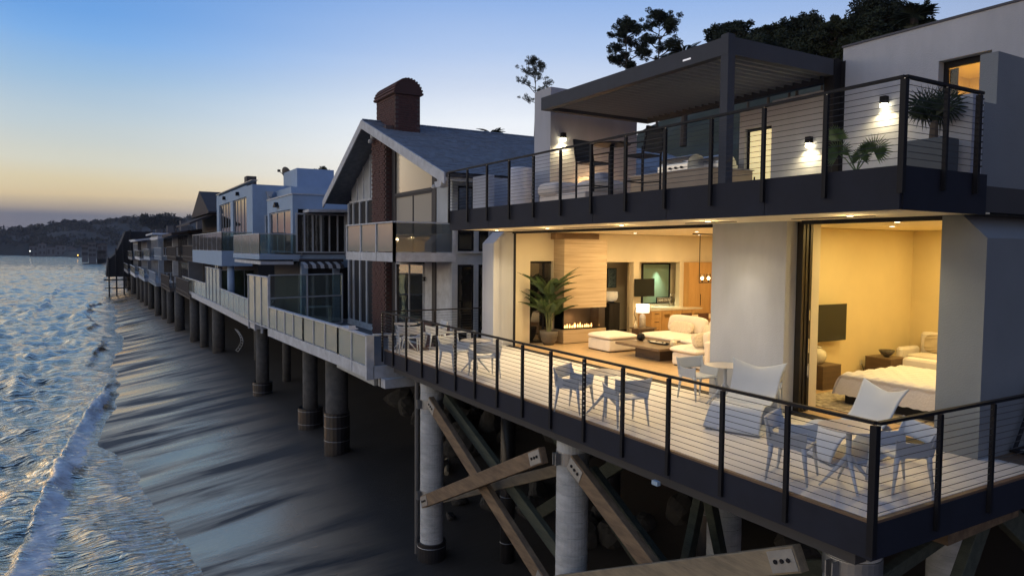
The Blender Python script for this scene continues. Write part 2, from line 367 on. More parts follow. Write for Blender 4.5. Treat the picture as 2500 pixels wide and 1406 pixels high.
# wetness: full at the water line, drying inland
sp = n('ShaderNodeSeparateXYZ'); L(c.outputs['Object'], sp.inputs[0])
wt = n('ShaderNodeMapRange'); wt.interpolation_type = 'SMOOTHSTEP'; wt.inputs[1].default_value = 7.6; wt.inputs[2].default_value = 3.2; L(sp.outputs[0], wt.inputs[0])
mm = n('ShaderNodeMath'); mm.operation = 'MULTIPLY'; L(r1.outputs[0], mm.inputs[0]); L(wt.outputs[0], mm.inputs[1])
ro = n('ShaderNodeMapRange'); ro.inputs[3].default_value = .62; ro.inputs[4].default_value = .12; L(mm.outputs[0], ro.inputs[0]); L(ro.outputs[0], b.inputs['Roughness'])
cr = n('ShaderNodeValToRGB'); cr.color_ramp.elements[0].color = (.026, .023, .020, 1); cr.color_ramp.elements[1].color = (.60, .46, .30, 1); L(mm.outputs[0], cr.inputs[0]); L(cr.outputs[0], b.inputs['Base Color'])  # pale streaks painted into the base colour stand in for sky reflections
b.inputs['Specular IOR Level'].default_value = .6
mp2 = n('ShaderNodeMapping'); mp2.inputs['Rotation'].default_value = (0, 0, R_(-21)); mp2.inputs['Scale'].default_value = (.35, 2.2, 1); L(c.outputs['Object'], mp2.inputs[0])
n2 = n('ShaderNodeTexNoise'); n2.inputs['Scale'].default_value = 3.0; n2.inputs['Detail'].default_value = 9; n2.inputs['Roughness'].default_value = .7; L(mp2.outputs[0], n2.inputs[0])
n3 = n('ShaderNodeTexNoise'); n3.inputs['Scale'].default_value = 55; n3.inputs['Detail'].default_value = 4; L(c.outputs['Object'], n3.inputs[0])
ad = n('ShaderNodeMath'); ad.operation = 'MULTIPLY_ADD'; ad.inputs[1].default_value = .06; L(n3.outputs[0], ad.inputs[0]); L(n2.outputs[0], ad.inputs[2])
bp = n('ShaderNodeBump'); bp.inputs['Strength'].default_value = .5; bp.inputs['Distance'].default_value = .04; L(ad.outputs[0], bp.inputs['Height']); L(bp.outputs[0], b.inputs['Normal'])
bp2 = n('ShaderNodeBump'); bp2.inputs['Strength'].default_value = .35; bp2.inputs['Distance'].default_value = .010; L(n2.outputs[0], bp2.inputs['Height']); 
# water film: a mirror-like sheen, warm-tinted to mute the blue of the mirrored sky, strongest in the pale streaks
gl = n('ShaderNodeBsdfGlossy'); gl.inputs[0].default_value = (1.0, .66, .37, 1); L(bp2.outputs[0], gl.inputs['Normal'])
gr = n('ShaderNodeMapRange'); gr.inputs[3].default_value = .42; gr.inputs[4].default_value = .17; L(mm.outputs[0], gr.inputs[0]); L(gr.outputs[0], gl.inputs['Roughness'])
lw = n('ShaderNodeLayerWeight'); lw.inputs[0].default_value = .70; fz = n('ShaderNodeMath'); fz.operation = 'MULTIPLY_ADD'; fz.inputs[1].default_value = .55; fz.inputs[2].default_value = .42; L(lw.outputs['Fresnel'], fz.inputs[0])
wv = n('ShaderNodeMath'); wv.operation = 'MULTIPLY_ADD'; wv.inputs[1].default_value = 1.0; wv.inputs[2].default_value = .05; L(mm.outputs[0], wv.inputs[0])
fq = n('ShaderNodeMath'); fq.operation = 'MULTIPLY'; L(fz.outputs[0], fq.inputs[0]); L(wv.outputs[0], fq.inputs[1])
mxs = n('ShaderNodeMixShader'); L(fq.outputs[0], mxs.inputs[0]); L(b.outputs[0], mxs.inputs[1]); L(gl.outputs[0], mxs.inputs[2]); L(mxs.outputs[0], t.nodes['Material Output'].inputs[0])
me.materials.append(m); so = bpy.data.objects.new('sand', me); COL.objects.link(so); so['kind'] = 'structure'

# ---- sea
rs = np.random.default_rng(5)
WV = []
for i in range(46):
    lam = .4 * (5.5 / .4) ** rs.random(); th = rs.normal(.5, .9)
    WV.append((2 * math.pi / lam * math.cos(th), 2 * math.pi / lam * math.sin(th), rs.random() * 6.28, .0115 * lam ** .92, lam))
def crest_x(y): return np.interp(y, [15, 22.3, 28.4, 35.5, 45.4, 55], [-2.4, -2.0, -1.6, -1.1, .1, 1.0])
def toe_x(y): return np.interp(y, [15, 21, 24.2, 28.7, 33.8, 44.4, 52], [-1.35, -1.2, -1.0, -.8, -.4, .6, 1.2])
def sea_z(x, y):
    d = shore(y) - x
    am = np.clip((d + .2) / 4.0, 0.06, 1) * np.clip(1.25 - y / 600, .35, 1)
    z = np.zeros_like(x); gust = .55 + .9 * fbm(x * .12, y * .12, 21, 3)
    sp_ = np.abs(np.gradient(y, axis=0)) + .01
    for kx, ky, ph, a, lam in WV:
        w = np.clip(lam / (sp_ * 3), 0, 1) ** 2
        z += a * w * np.sin(kx * x + ky * y + ph + 1.5 * vnoise(x * .3, y * .3, 33))
    z = z * am * gust
    # rolling swell lines parallel to the beach farther out
    z += .06 * np.sin(x * .55 + y * .05 + 3 * vnoise(x * .05, y * .04, 8)) * np.clip(d / 12, 0, 1) * np.clip(1.2 - y / 500, 0, 1)
    # breaking wave
    bw = np.clip((y - 14) / 5, 0, 1) * np.clip((52 - y) / 10, 0, 1)
    u = x - crest_x(y) - .45 * (vnoise(y * .55, y * 0 + 3, 9) - .5) * 2 - .3 * (fbm(x * 1.1, y * 1.3, 19, 3) - .5)
    lump = .45 + 1.1 * fbm(x * 2.2, y * 1.7, 12, 5)
    h = np.where(u < 0, np.exp(-(u / 1.1) ** 2), np.exp(-(u / .42) ** 2))
    z += .30 * h * bw * lump * np.clip(vnoise(y * .33, y * 0, 91) * 2.0 - .25, .12, 1.5)
    wt = toe_x(y) - crest_x(y); q = np.clip((x - crest_x(y)) / np.maximum(wt, .2), 0, 1.4)
    z += bw * np.where((q > 0) & (q < 1.35), .12 * (1 - q / 1.4) * (.4 + 1.1 * fbm(x * 2.6, y * 2.2, 14, 4)), 0)
    # second small wave farther down the beach, and small lines near shore
    for (y0, y1, off, hh) in ((52, 80, 1.6, .28), (38, 62, 5.5, .22), (75, 130, 3.0, .35), (90, 180, 9, .35), (20, 40, 6.0, .2)):
        bb = np.clip((y - y0) / 8, 0, 1) * np.clip((y1 - y) / 10, 0, 1); uu = d - off - 1.2 * (vnoise(y * .12, y * 0 + off, 15) - .5)
        z += hh * bb * np.where(uu > 0, np.exp(-(uu / 1.1) ** 2), np.exp(-(uu / .4) ** 2)) * (.6 + .8 * fbm(x, y * .6, 17, 3))
    return SEA + .015 + z
def foam_f(x, y):
    d = shore(y) - x; wt = toe_x(y) - crest_x(y)
    bw = np.clip((y - 14) / 5, 0, 1) * np.clip((52 - y) / 8, 0, 1)
    q = (x - crest_x(y) + .1) / np.maximum(wt, .2)
    f = bw * np.clip(q * 3, 0, 1) * np.clip((1.25 - q + .7 * (fbm(x * 2, y * 2, 41, 4) - .5)) * 4, 0, 1) * (.55 + .6 * fbm(x * 1.7, y * 2.4, 42, 4))
    st = fbm(x * .9 + 2 * vnoise(x * .4, y * .4, 50), y * 2.1, 43, 5)            # foam ribbons behind the surf
    f = np.maximum(f, np.clip((st - .62) * 7, 0, 1) * np.clip(1.0 - d / 14, 0, .6) * np.clip(d / .6, 0, 1))
    for (y0, y1, off) in ((52, 80, 1.6), (38, 62, 5.5), (75, 130, 3.0), (90, 180, 9), (20, 40, 6.0)):
        bb = np.clip((y - y0) / 8, 0, 1) * np.clip((y1 - y) / 10, 0, 1); uu = d - off - 1.2 * (vnoise(y * .12, y * 0 + off, 15) - .5)
        f = np.maximum(f, bb * .8 * np.exp(-((uu + .5) / .5) ** 2) * np.clip((fbm(x * 2, y * 1.2, 44, 4) - .35) * 4, 0, 1))
    e = np.exp(-((d - .1 + .25 * (fbm(x * 1.2, y * 1.2, 45, 3) - .5)) / .10) ** 2)
    e2 = np.exp(-((d - .9 + 1.2 * (fbm(x * .5, y * .5, 46, 4) - .5)) / .14) ** 2)
    f = np.maximum(f, np.maximum(.55 * e * np.clip(fbm(y * .3, x * .3, 47, 2) * 2.6 - .9, 0, 1), .5 * e2 * np.clip((60 - y) / 20, 0, 1)))
    return f
nj, ni = 1150, 380
tj = np.linspace(0, 1, nj); yc = 12 * (2600 / 12) ** tj
s_ = (np.exp(4.6 * np.linspace(0, 1, ni)) - 1) / (math.exp(4.6) - 1)
YY = np.repeat(yc[:, None], ni, 1); XX = shore(yc)[:, None] + np.minimum(2.2, .9 + yc[:, None] * .01) - (45 + 5.0 * yc[:, None]) * s_[None, :]
me = grid_mesh(XX, YY, sea_z, foam_f)
at = me.attributes.new('shallow', 'FLOAT', 'POINT'); at.data.foreach_set('value', np.clip(np.minimum((XX - toe_x(YY)) * 1.5 * (YY < 60) + (YY >= 60) * 9, 1.6 - (shore(YY) - XX)) * 1.2, 0, 1).ravel().astype(np.float32))
m = bpy.data.materials.new('sea_water'); m.use_nodes = True; t = m.node_tree; b = t.nodes['Principled BSDF']; n = t.nodes.new; L = t.links.new
b.inputs['Base Color'].default_value = (.03, .045, .06, 1); b.inputs['Roughness'].default_value = .4; b.inputs['IOR'].default_value = 1.33; b.inputs['Specular IOR Level'].default_value = 0
c = n('ShaderNodeTexCoord'); mq = n('ShaderNodeMapping'); mq.inputs['Scale'].default_value = (1.0, 3.4, 1); mq.inputs['Rotation'].default_value = (0, 0, R_(12)); L(c.outputs['Object'], mq.inputs[0])
q1 = n('ShaderNodeTexNoise'); q1.inputs['Scale'].default_value = 1.5; q1.inputs['Detail'].default_value = 5; q1.inputs['Roughness'].default_value = .5; q1.inputs['Distortion'].default_value = .5; L(mq.outputs[0], q1.inputs[0])
bp = n('ShaderNodeBump'); bp.inputs['Strength'].default_value = 1.0; bp.inputs['Distance'].default_value = .17; L(q1.outputs[0], bp.inputs['Height']); L(bp.outputs[0], b.inputs['Normal'])
sh_ = n('ShaderNodeAttribute'); sh_.attribute_name = 'shallow'; cm = n('ShaderNodeMix'); cm.data_type = 'RGBA'; cm.inputs[6].default_value = (.012, .020, .030, 1); cm.inputs[7].default_value = (.26, .22, .17, 1); L(sh_.outputs['Fac'], cm.inputs[0]); L(cm.outputs[2], b.inputs['Base Color'])
wg = n('ShaderNodeBsdfGlossy'); wg.inputs[0].default_value = (1, .86, .66, 1); wg.inputs['Roughness'].default_value = .07; L(bp.outputs[0], wg.inputs['Normal']); wl_ = n('ShaderNodeLayerWeight'); wl_.inputs[0].default_value = .15; L(bp.outputs[0], wl_.inputs['Normal']); wm = n('ShaderNodeMixShader'); L(wl_.outputs['Fresnel'], wm.inputs[0]); L(b.outputs[0], wm.inputs[1]); L(wg.outputs[0], wm.inputs[2])
fa = n('ShaderNodeAttribute'); fa.attribute_name = 'foam'
fn = n('ShaderNodeTexNoise'); fn.inputs['Scale'].default_value = 2.6; fn.inputs['Detail'].default_value = 9; fn.inputs['Roughness'].default_value = .68; fn.inputs['Distortion'].default_value = 1.6; L(mq.outputs[0], fn.inputs[0])
f2 = n('ShaderNodeMath'); f2.operation = 'MULTIPLY_ADD'; f2.inputs[1].default_value = 2.0; f2.inputs[2].default_value = -1.05; L(fn.outputs[0], f2.inputs[0])
f3 = n('ShaderNodeMath'); f3.operation = 'ADD'; L(fa.outputs['Fac'], f3.inputs[0]); L(f2.outputs[0], f3.inputs[1])
f4 = n('ShaderNodeMapRange'); f4.inputs[1].default_value = .25; f4.inputs[2].default_value = .95; f4.interpolation_type = 'SMOOTHSTEP'; L(f3.outputs[0], f4.inputs[0])
fd = n('ShaderNodeBsdfDiffuse'); fd.inputs[0].default_value = (.72, .76, .82, 1); ms = n('ShaderNodeMixShader')
fm = n('ShaderNodeMath'); fm.operation = 'MULTIPLY'; fm.inputs[1].default_value = .8; L(f4.outputs[0], fm.inputs[0])
L(fm.outputs[0], ms.inputs[0]); L(wm.outputs[0], ms.inputs[1]); L(fd.outputs[0], ms.inputs[2]); L(ms.outputs[0], t.nodes['Material Output'].inputs[0])
me.materials.append(m); so = bpy.data.objects.new('sea', me); COL.objects.link(so); so['kind'] = 'structure'
# open sea to the horizon, a sheet under the modelled swell
MB().add([(-2900, -80, SEA - .8), (40, -80, SEA - .8), (40, 2950, SEA - .8), (-2900, 2950, SEA - .8)], [(0, 1, 2, 3)]).struct('open_sea', m)

# ---- inland terrain (coast road shelf, then the steep hillside)
def land_z(x, y):
    H = np.interp(y, [-60, 20, 35, 50, 62, 80, 110, 160, 320, 520, 700], [17, 15.5, 18.5, 21, 15.5, 9, 6, 5, 6, 10, 14])
    x0 = np.interp(y, [0, 200, 500, 700], [27, 27, 40, 40])
    z = np.minimum(H, np.maximum(-2.4, (x - x0) * .78 - 2.4)) + np.clip(x - x0 - 26, 0, None) * .02
    return np.where(x > x0, z + (fbm(x * .12, y * .12, 61, 4) - .5) * 3.2 * np.clip((x - x0) / 8, 0, 1), z)
yy = np.concatenate([np.linspace(-60, 120, 150), np.linspace(124, 700, 60)]); xx = np.concatenate([np.linspace(19, 75, 90), np.linspace(80, 400, 20)])
XX, YY = np.meshgrid(xx, yy); me = grid_mesh(XX, YY, land_z)
HILL = mat('hillside_scrub', (.055, .06, .035), .95, col2=(.022, .03, .018), scale=.5, detail=9, bump=.9, bscale=3)
me.materials.append(HILL); so = bpy.data.objects.new('hillside', me); COL.objects.link(so); so['kind'] = 'structure'
# ---- far headland across the bay
def far_z(x, y):
    d = np.hypot(x + 0, y - 0); az = np.degrees(np.arctan2(x, y))
    # crest height by azimuth, read off the skyline
    H = np.interp(az, [-40, -12, -5.4, -4, -2, 0, 2, 3.5, 5.5, 8, 12], [14, 10, 13, 16, 27, 33, 36, 38, 40, 46, 40])
    k = np.clip((d - 700) / 260, 0, 1); k = k * k * (3 - 2 * k)
    g = (.08 + .92 * k)
    return np.where(d < 640, SEA - 2, SEA + .5 + (H + 3) * g + (fbm(x * .02, y * .02, 71, 4) - .5) * 12 * k - np.clip((690 - d) / 50, 0, 1) * 4)
az = np.radians(np.linspace(-40, 12, 160)); dd = np.linspace(600, 1500, 60)
AZ, DD = np.meshgrid(az, dd); XX = DD * np.sin(AZ) * 1.0; YY = DD * np.cos(AZ)
def far_z2(x, y):
    s = shore(np.clip(y, 0, 1100)); return np.where(x < s - 6, np.minimum(far_z(x, y), SEA - 1), far_z(x, y))
me = grid_mesh(XX, YY, far_z2)
FARM = mat('far_scrub', (.022, .026, .024), 1, col2=(.010, .013, .013), scale=.03, detail=9, bump=0)
me.materials.append(FARM); so = bpy.data.objects.new('headland', me); COL.objects.link(so); so['kind'] = 'structure'
# ================================================================== MAIN HOUSE
XD, YA, YB = 7.0, 4.42, 19.0            # lower deck: seaward edge, near end, far end
XF = 10.35                              # facade plane
H = thing('modern_house', 'two-storey pale stucco beach house with open lit rooms and dark metal deck edges', 'house', (14, 11, 0))
# --- structure slab and deck
MB().box(XD + .03, 21, YA + .05, 18.7, -.38, -.045).build('deck_slab', SLAB, H)
dk = MB().box(XD + .02, 21.5, YA + .04, YB - .02, -.043, -.02).build('deck', EDGE, H)
# tiles, 0.6 x 1.2 with open joints, pieces of the deck
tm = MB().bbox(0, .594, 0, 1.194, -.018, 0, .004).mesh('deck_tile', PORC)
tm2 = MB().bbox(0, .594, 0, .594, -.018, 0, .004).mesh('deck_tile_half', PORC)
x = XD + .03; col_i = 0
while x < 14.6:
    y = YA + .045; first = True
    yend = 18.97 if x < XF - .1 else 5.0
    if col_i % 2: inst('deck_tile', tm2, dk, (x, y, 0)); y += .6
    while y + 1.19 < yend + .35:
        if y + 1.2 > yend: inst('deck_tile', tm2, dk, (x, y, 0)); y += .6
        else: inst('deck_tile', tm, dk, (x, y, 0)); y += 1.2
    x += .6; col_i += 1
    if x > 9.9 and x < 10.35 and col_i == 6: pass
MB().box(XD - .025, XD + .025, YA - .02, YB, -.035, -.004).box(XD + .026, 21, YA - .02, YA + .04, -.035, -.004).build('edge_strip', EDGE, H)
# fascia panels (seams between)
ys_ = [YA - .03, 7.45, 10.47, 13.4, 16.3, YB]
for a, b_ in zip(ys_[:-1], ys_[1:]): MB().box(XD - .03, XD + .02, a + .004, b_ - .004, -.42, -.036).build('fascia_panel', FASCIA, H)
xs_ = [XD + .022, 9.3, 12.0, 14.8, 17.5, 21]
for a, b_ in zip(xs_[:-1], xs_[1:]): MB().box(a + .003, b_ - .003, YA - .03, YA + .03, -.42, -.036).build('fascia_panel', FASCIA, H)
MB().box(XD, 12, YB + .002, YB + .03, -.42, -.036).build('fascia_panel', FASCIA, H)
# --- walls, ground floor
def part(name, mt, *boxes, **k):
    m_ = MB()
    for b_ in boxes: m_.box(*b_)
    return m_.build(name, mt, H, **k)
MB().prism([(9.95, 0), (10.62, 0), (10.62, 3.34), (10.30, 3.34), (9.95, 3.0)], 'y', 18.07, 18.75).build('wing_wall', STUCCO, H)
part('wall_column', STUCCO, (XF, 11.0, 8.28, 10.0, 0, 3.345))
MB().prism([(5.06, -.42), (5.66, -.42), (5.66, 3.345), (5.40, 3.345), (5.06, 3.02)], 'x', XF, 20.9).build('south_wall_lower', STUCCO_SHADE, H)
part('south_wall_upper', STUCCO_SHADE, (10.3, 20.9, 5.36, 5.6, 3.35, 4.92), (11.05, 20.9, 5.36, 5.6, 4.921, 5.66))
part('deck_parapet', STUCCO, (10.03, 10.298, 5.15, 5.62, 3.6, 4.92))
part('interior_partition', CREAM, (11.0, 20.9, 9.96, 10.1, 0, 3.34))
part('bedroom_wall', CREAM2, (16.9, 17.05, 5.67, 9.955, 0, 3.34), (11.002, 16.9, 9.90, 9.958, 0, 3.34), (11.0, 17, 5.661, 5.70, 0, 3.34))
part('door_jamb', CREAM, (10.87, 11.10, 8.16, 8.275, 0, 3.34))
part('floor_slab_inner', SLAB, (XF + .02, 20.9, 5.66, 18.2, -.04, -.022))
# far party wall with two recesses and a side window
part('party_wall', CREAM, (10.621, 11.28, 18.2, 18.4, 0, 3.34), (11.281, 12.1, 18.2, 18.4, 2.48, 3.34), (12.101, 13.75, 18.2, 18.4, 0, 3.34),
     (13.751, 20.9, 18.2, 18.4, 2.45, 3.34), (15.28, 15.52, 18.2, 18.4, 0, 2.449), (17.32, 17.62, 18.2, 18.4, 0, 2.449))
part('recess_wall', CREAM, (13.4, 18.0, 20.0, 20.1, 0, 2.6), (17.9, 18.0, 18.85, 19.999, 0, 2.6), (13.62, 13.74, 18.401, 19.999, 0, 2.6), (13.3, 20.9, 18.401, 20.1, 2.46, 2.55))
part('kitchen_wall', CREAM, (15.521, 16.05, 18.72, 18.8, 0, 2.45), (16.051, 17.319, 18.72, 18.8, 0, 1.0), (16.051, 17.319, 18.72, 18.8, 2.40, 2.45), (17.321, 20.9, 18.74, 18.8, 0, 2.45), (20.75, 20.9, 10.1, 18.2, 0, 3.34))
# kitchen window: green dusk garden seen behind a pane
w_ = MB().box(16.05, 16.10, 18.66, 18.73, 1.0, 2.40).box(17.27, 17.318, 18.66, 18.73, 1.0, 2.40).box(16.1, 17.27, 18.66, 18.73, 2.36, 2.40).box(16.1, 17.27, 18.66, 18.73, 1.0, 1.04).build('kitchen_window', BLACK, H)
MB().box(16.10, 17.27, 18.69, 18.70, 1.04, 2.36).build('pane', mat('green_shade', (.16, .25, .20), .35, var=.05, bump=0), w_)
# side window behind the palm
w_ = MB().box(11.281, 11.32, 18.3, 18.36, 0, 2.48).box(11.80, 11.86, 18.3, 18.36, 0, 2.48).box(11.32, 12.1, 18.3, 18.36, 2.42, 2.48).build('side_window', BLACK, H)
MB().box(11.32, 12.1, 18.32, 18.33, 0, 2.42).build('pane', glassmat('side_glass', (.25, .27, .28), .5, .02, .25, (.05, .05, .05)), w_)
# ceilings and soffit
part('ceiling', SOFFIT, (XF + .16, 20.9, 5.66, 18.2, 3.345, 3.37))
part('soffit', SOFFIT, (8.42, XF + .158, 5.12, 17.62, 3.345, 3.365), (XF - .05, XF + .158, 17.621, 18.2, 3.345, 3.365))
part('roof_slab', SLAB, (8.42, 20.9, 5.12, 17.62, 3.372, 3.72), (10.8, 20.9, 17.63, 18.6, 3.372, 3.72))
for y0, y1 in ((6.3, 7.7), (8.9, 10.1), (12.3, 14.2), (14.9, 16.6)):
    part('soffit_slot', BLACK, (9.72, 9.80, y0, y1, 3.335, 3.344))
# upper fascia: panels with seams
ys_ = [5.08, 7.09, 9.14, 11.21, 13.31, 14.4, 15.45, 16.5, 17.65]
for a, b_ in zip(ys_[:-1], ys_[1:]): MB().box(8.36, 8.41, a + .005, b_ - .005, 3.33, 3.86).build('upper_fascia_panel', FASCIA, H)
MB().box(8.412, 10.3, 5.07, 5.115, 3.33, 3.86).build('upper_fascia_panel', FASCIA, H)
MB().box(8.37, 10.9, 17.655, 17.70, 3.33, 3.86).build('upper_fascia_panel', FASCIA, H)
part('upper_deck_floor', mat('upper_deck_tile', (.4, .38, .36), .6), (8.42, 12.6, 5.62, 17.6, 3.722, 3.85))
# sliding door tracks and pocketed door stack
part('door_track', BLACK, (XF + .02, XF + .15, 10.01, 17.72, 3.28, 3.343), (XF + .02, XF + .16, 10.01, 18.06, .002, .015), (XF + .02, XF + .16, 5.67, 8.0, 3.28, 3.343), (XF + .02, XF + .30, 5.67, 8.27, .002, .015))
part('door_frame_edge', BLACK, (XF + .05, XF + .10, 17.64, 17.70, .016, 3.28))
ds = part('sliding_door_stack', mat('dark_bronze', (.035, .028, .02), .4, .4, bump=.02), (XF + .27, XF + .33, 8.15, 8.27, .016, 3.34), (XF + .35, XF + .41, 8.14, 8.27, .016, 3.34), (XF + .43, XF + .49, 8.12, 8.27, .016, 3.34))
for z0, z1 in ((.62, .86), (1.05, 1.3), (1.62, 1.8)): MB().box(XF + .425, XF + .455, 8.105, 8.119, z0, z1).build('latch', SSTEEL, ds)
# floor planks
fl = part('wood_floor', OAK, (XF + .17, 20.7, 5.70, 18.18, -.021, -.012))
pm = MB().bbox(0, .236, 0, 2.392, -.011, 0, .002).mesh('floor_plank', OAK)
for i in range(36):
    x = XF + .18 + i * .24; y = 5.7 - (i * .83) % 2.4
    while y < 18.1:
        if y + 2.4 > 5.72 and not (y > 8.4 and y < 7) and x < 18.7:
            if y >= 5.7 and y + 2.4 <= 18.19: inst('floor_plank', pm, fl, (x, y, 0))
            else:
                a = max(y, 5.7); b_ = min(y + 2.392, 18.18)
                if b_ - a > .1: MB().bbox(x, x + .236, a, b_, -.011, 0, .002).build('floor_plank', OAK, fl)
        y += 2.4
# --- upper storey
XU = 12.5
part('upper_wall', STUCCO, (XU, XU + .3, 7.0, 8.82, 3.75, 6.73), (XU, XU + .3, 5.05, 6.999, 6.08, 6.73), (XU, XU + .3, 4.0, 6.16, 3.75, 6.079), (XU + .301, 19, 8.62, 8.82, 3.75, 6.73))
part('upper_roof_cap', mat('roof_cap', (.03, .035, .06), .5), (XU - .02, 19, 3.9, 8.84, 6.731, 6.77))
part('terrace_wall', STUCCO, (XU + .02, XU + .26, 8.821, 10.48, 3.75, 6.02), (XU + .02, XU + .26, 10.481, 11.2, 5.52, 5.98), (XU + .02, XU + .26, 11.201, 11.36, 3.75, 5.98))
d_ = part('terrace_door', BLACK, (XU + .10, XU + .16, 11.14, 11.2, 3.75, 5.519), (XU + .10, XU + .16, 10.482, 10.52, 3.75, 5.519), (XU + .10, XU + .16, 10.521, 11.139, 5.46, 5.519))
MB().box(XU + .12, XU + .13, 10.521, 11.139, 3.76, 5.459).build('lit_pane', emat('door_glow', (.95, .80, .42), .62), d_)
MB().box(XU + .24, 13.6, 10.3, 11.36, 3.75, 5.99).build('terrace_room', CREAM2, H)
# bedroom window upstairs
w_ = part('upper_window', BLACK, (XU + .16, XU + .22, 6.93, 6.999, 3.8, 6.079), (XU + .16, XU + .22, 6.162, 6.929, 5.97, 6.079), (XU + .23, XU + .26, 6.80, 6.929, 3.8, 5.96))
MB().box(XU + .19, XU + .20, 6.162, 6.929, 3.8, 5.969).build('pane', CLEAR, w_)
part('upper_room_wall', CREAM2, (XU + .31, 16.5, 8.55, 8.615, 3.75, 6.7), (16.5, 16.6, 3.9, 8.6, 3.75, 6.7), (XU + .31, 16.5, 3.9, 8.55, 6.6, 6.7), (XU + .31, 16.5, 3.9, 8.55, 3.73, 3.75), (XU + .31, 16.5, 5.61, 5.65, 3.76, 6.59))
# fireplace wall on the terrace
fw = part('terrace_fireplace_wall', STUCCO, (9.85, 12.62, 15.0, 15.75, 4.7, 6.86), (9.85, 10.72, 15.0, 15.75, 3.75, 4.699), (11.5, 12.62, 15.0, 15.75, 3.75, 4.699), (10.721, 11.499, 15.3, 15.75, 3.75, 4.699))
part('terrace_firebox', BLACK, (10.74, 11.48, 15.02, 15.29, 3.851, 4.10))
MB().box(9.832, 9.85, 15.30, 15.48, 4.0, 4.35).build('wall_vent', mat('vent_tan', (.14, .12, .11), .6), H)
# low terrace wall by the neighbour
part('low_terrace_wall', STUCCO, (8.95, 9.12, 16.55, 17.45, 3.75, 4.78), (9.121, 12.3, 17.2, 17.45, 3.75, 4.78))
# ------------------------------------------------ recessed lights
def downlight(x, y, z, w, col=(1, .74, .40), size=.12, spread=None, vis=True, name='recessed_light'):
    if vis:
        f_ = MB().lathe((x, y, z - .012), [(.055, 0), (.06, .004), (.06, .012)], 16).build(name, WHITEP, H)
        MB().lathe((x, y, z - .0125), [(.045, -.004), (.045, .0005)], 14).build('lamp', emat('lamp_glow', (1, .85, .6), 6), f_)
    l = bpy.data.lights.new('downlight', 'AREA'); l.shape = 'DISK'; l.size = size; l.energy = w; l.color = col
    if spread: l.spread = R_(spread)
    o = bpy.data.objects.new('downlight', l); COL.objects.link(o); o.location = (x, y, z - .03); return o
WC = (1, .73, .36)
for x, y, w in ((11.2, 16.4, 39), (11.2, 13.8, 38), (11.2, 11.3, 38), (13.8, 16.4, 46), (13.8, 13.9, 40), (13.8, 11.4, 40), (16.4, 16.4, 52), (16.4, 13.8, 38), (16.4, 11.4, 38), (18.6, 15.6, 40)):
    downlight(x, y, 3.345, w, WC, .22)
for x, y, w in ((11.8, 7.2, 34), (13.6, 8.4, 38), (13.8, 6.4, 36), (15.8, 8.2, 34), (15.8, 6.4, 34)):
    downlight(x, y, 3.345, w, (1, .74, .30), .22)
# soffit lights over the deck
for x, y, w in ((9.37, 6.42, 20), (9.3, 9.1, 14), (9.4, 11.6, 38), (9.4, 14.4, 50), (9.4, 16.9, 46)):
    downlight(x, y, 3.345, w, (1, .78, .45), .10, 130)
    pl = bpy.data.lights.new('soffit_fill', 'POINT'); pl.energy = 5; pl.color = (1, .72, .36); pl.shadow_soft_size = .04; po = bpy.data.objects.new('soffit_fill', pl); COL.objects.link(po); po.location = (x, y, 3.17)  # unseen fill lights added below the recessed lamps to brighten the soffit
downlight(16.7, 18.5, 2.45, 9, (.9, 1, .7), .05, 60, vis=False)
sl = bpy.data.lights.new('column_spot', 'SPOT'); sl.energy = 42; sl.color = (1, .88, .70); sl.spot_size = R_(46); sl.spot_blend = 1.0; sl.shadow_soft_size = .04; slo = bpy.data.objects.new('column_spot', sl); COL.objects.link(slo); slo.location = (9.3, 9.1, 3.31); slo.rotation_euler = Vector((-1.05, 0, 1.75)).to_track_quat('Z', 'Y').to_euler()
downlight(14.4, 7.2, 6.55, 150, (1, .66, .18), .4)
# ------------------------------------------------ bedroom & living furniture (things)
def downlight_strip(): pass
# fireplace (living room)
FP = thing('gas_fireplace', 'glass-fronted gas fireplace under a tall striped stone slab in the living room', 'fireplace', (12.9, 17.9, 0))
MB().box(12.12, 13.72, 17.62, 18.19, .02, .42).build('hearth', TRAV, FP)
MB().box(12.14, 13.70, 17.64, 18.19, 0, .02).build('plinth', BLACK, FP)
MB().box(12.12, 13.72, 17.62, 18.19, 1.07, 3.15).build('stone_panel', TRAV, FP)
MB().box(12.0, 13.62, 17.9, 18.19, 3.151, 3.34).build('chimney_breast', mat('brown_stone', (.26, .17, .10), .6), FP)
MB().box(12.14, 13.46, 18.1, 18.18, .421, 1.069).box(13.46, 13.70, 17.66, 18.18, .421, 1.069).build('firebox', mat('firebox_dark', (.05, .035, .025), .4), FP)
MB().box(12.16, 13.45, 17.66, 18.08, .421, .45).build('burner', BLACK, FP)
MB().box(12.13, 13.46, 17.63, 17.636, .422, 1.068).box(12.13, 12.136, 17.637, 18.18, .422, 1.068).build('glass', CLEAR, FP)
FL = emat('flame', (1, .50, .16), 7)
def flames(parent, x0, x1, y, z, n, h, name='flame'):
    for i in range(n):
        x = x0 + (x1 - x0) * (i + .5) / n + random.uniform(-.02, .02); hh = h * random.uniform(.55, 1.15); w = h * .17
        MB().lathe((x, y + random.uniform(-.03, .03), z), [(w * .35, 0), (w, hh * .2), (w * .75, hh * .5), (w * .3, hh * .8), (.002, hh)], 7, 1, .7).build(name, FL, parent, smooth=True)
flames(FP, 12.3, 13.35, 17.85, .45, 13, .15)
pl = bpy.data.lights.new('fire_glow', 'POINT'); pl.energy = 8; pl.color = (1, .45, .15); pl.shadow_soft_size = .15; po = bpy.data.objects.new('fire_glow', pl); COL.objects.link(po); po.location = (12.8, 17.8, .7)
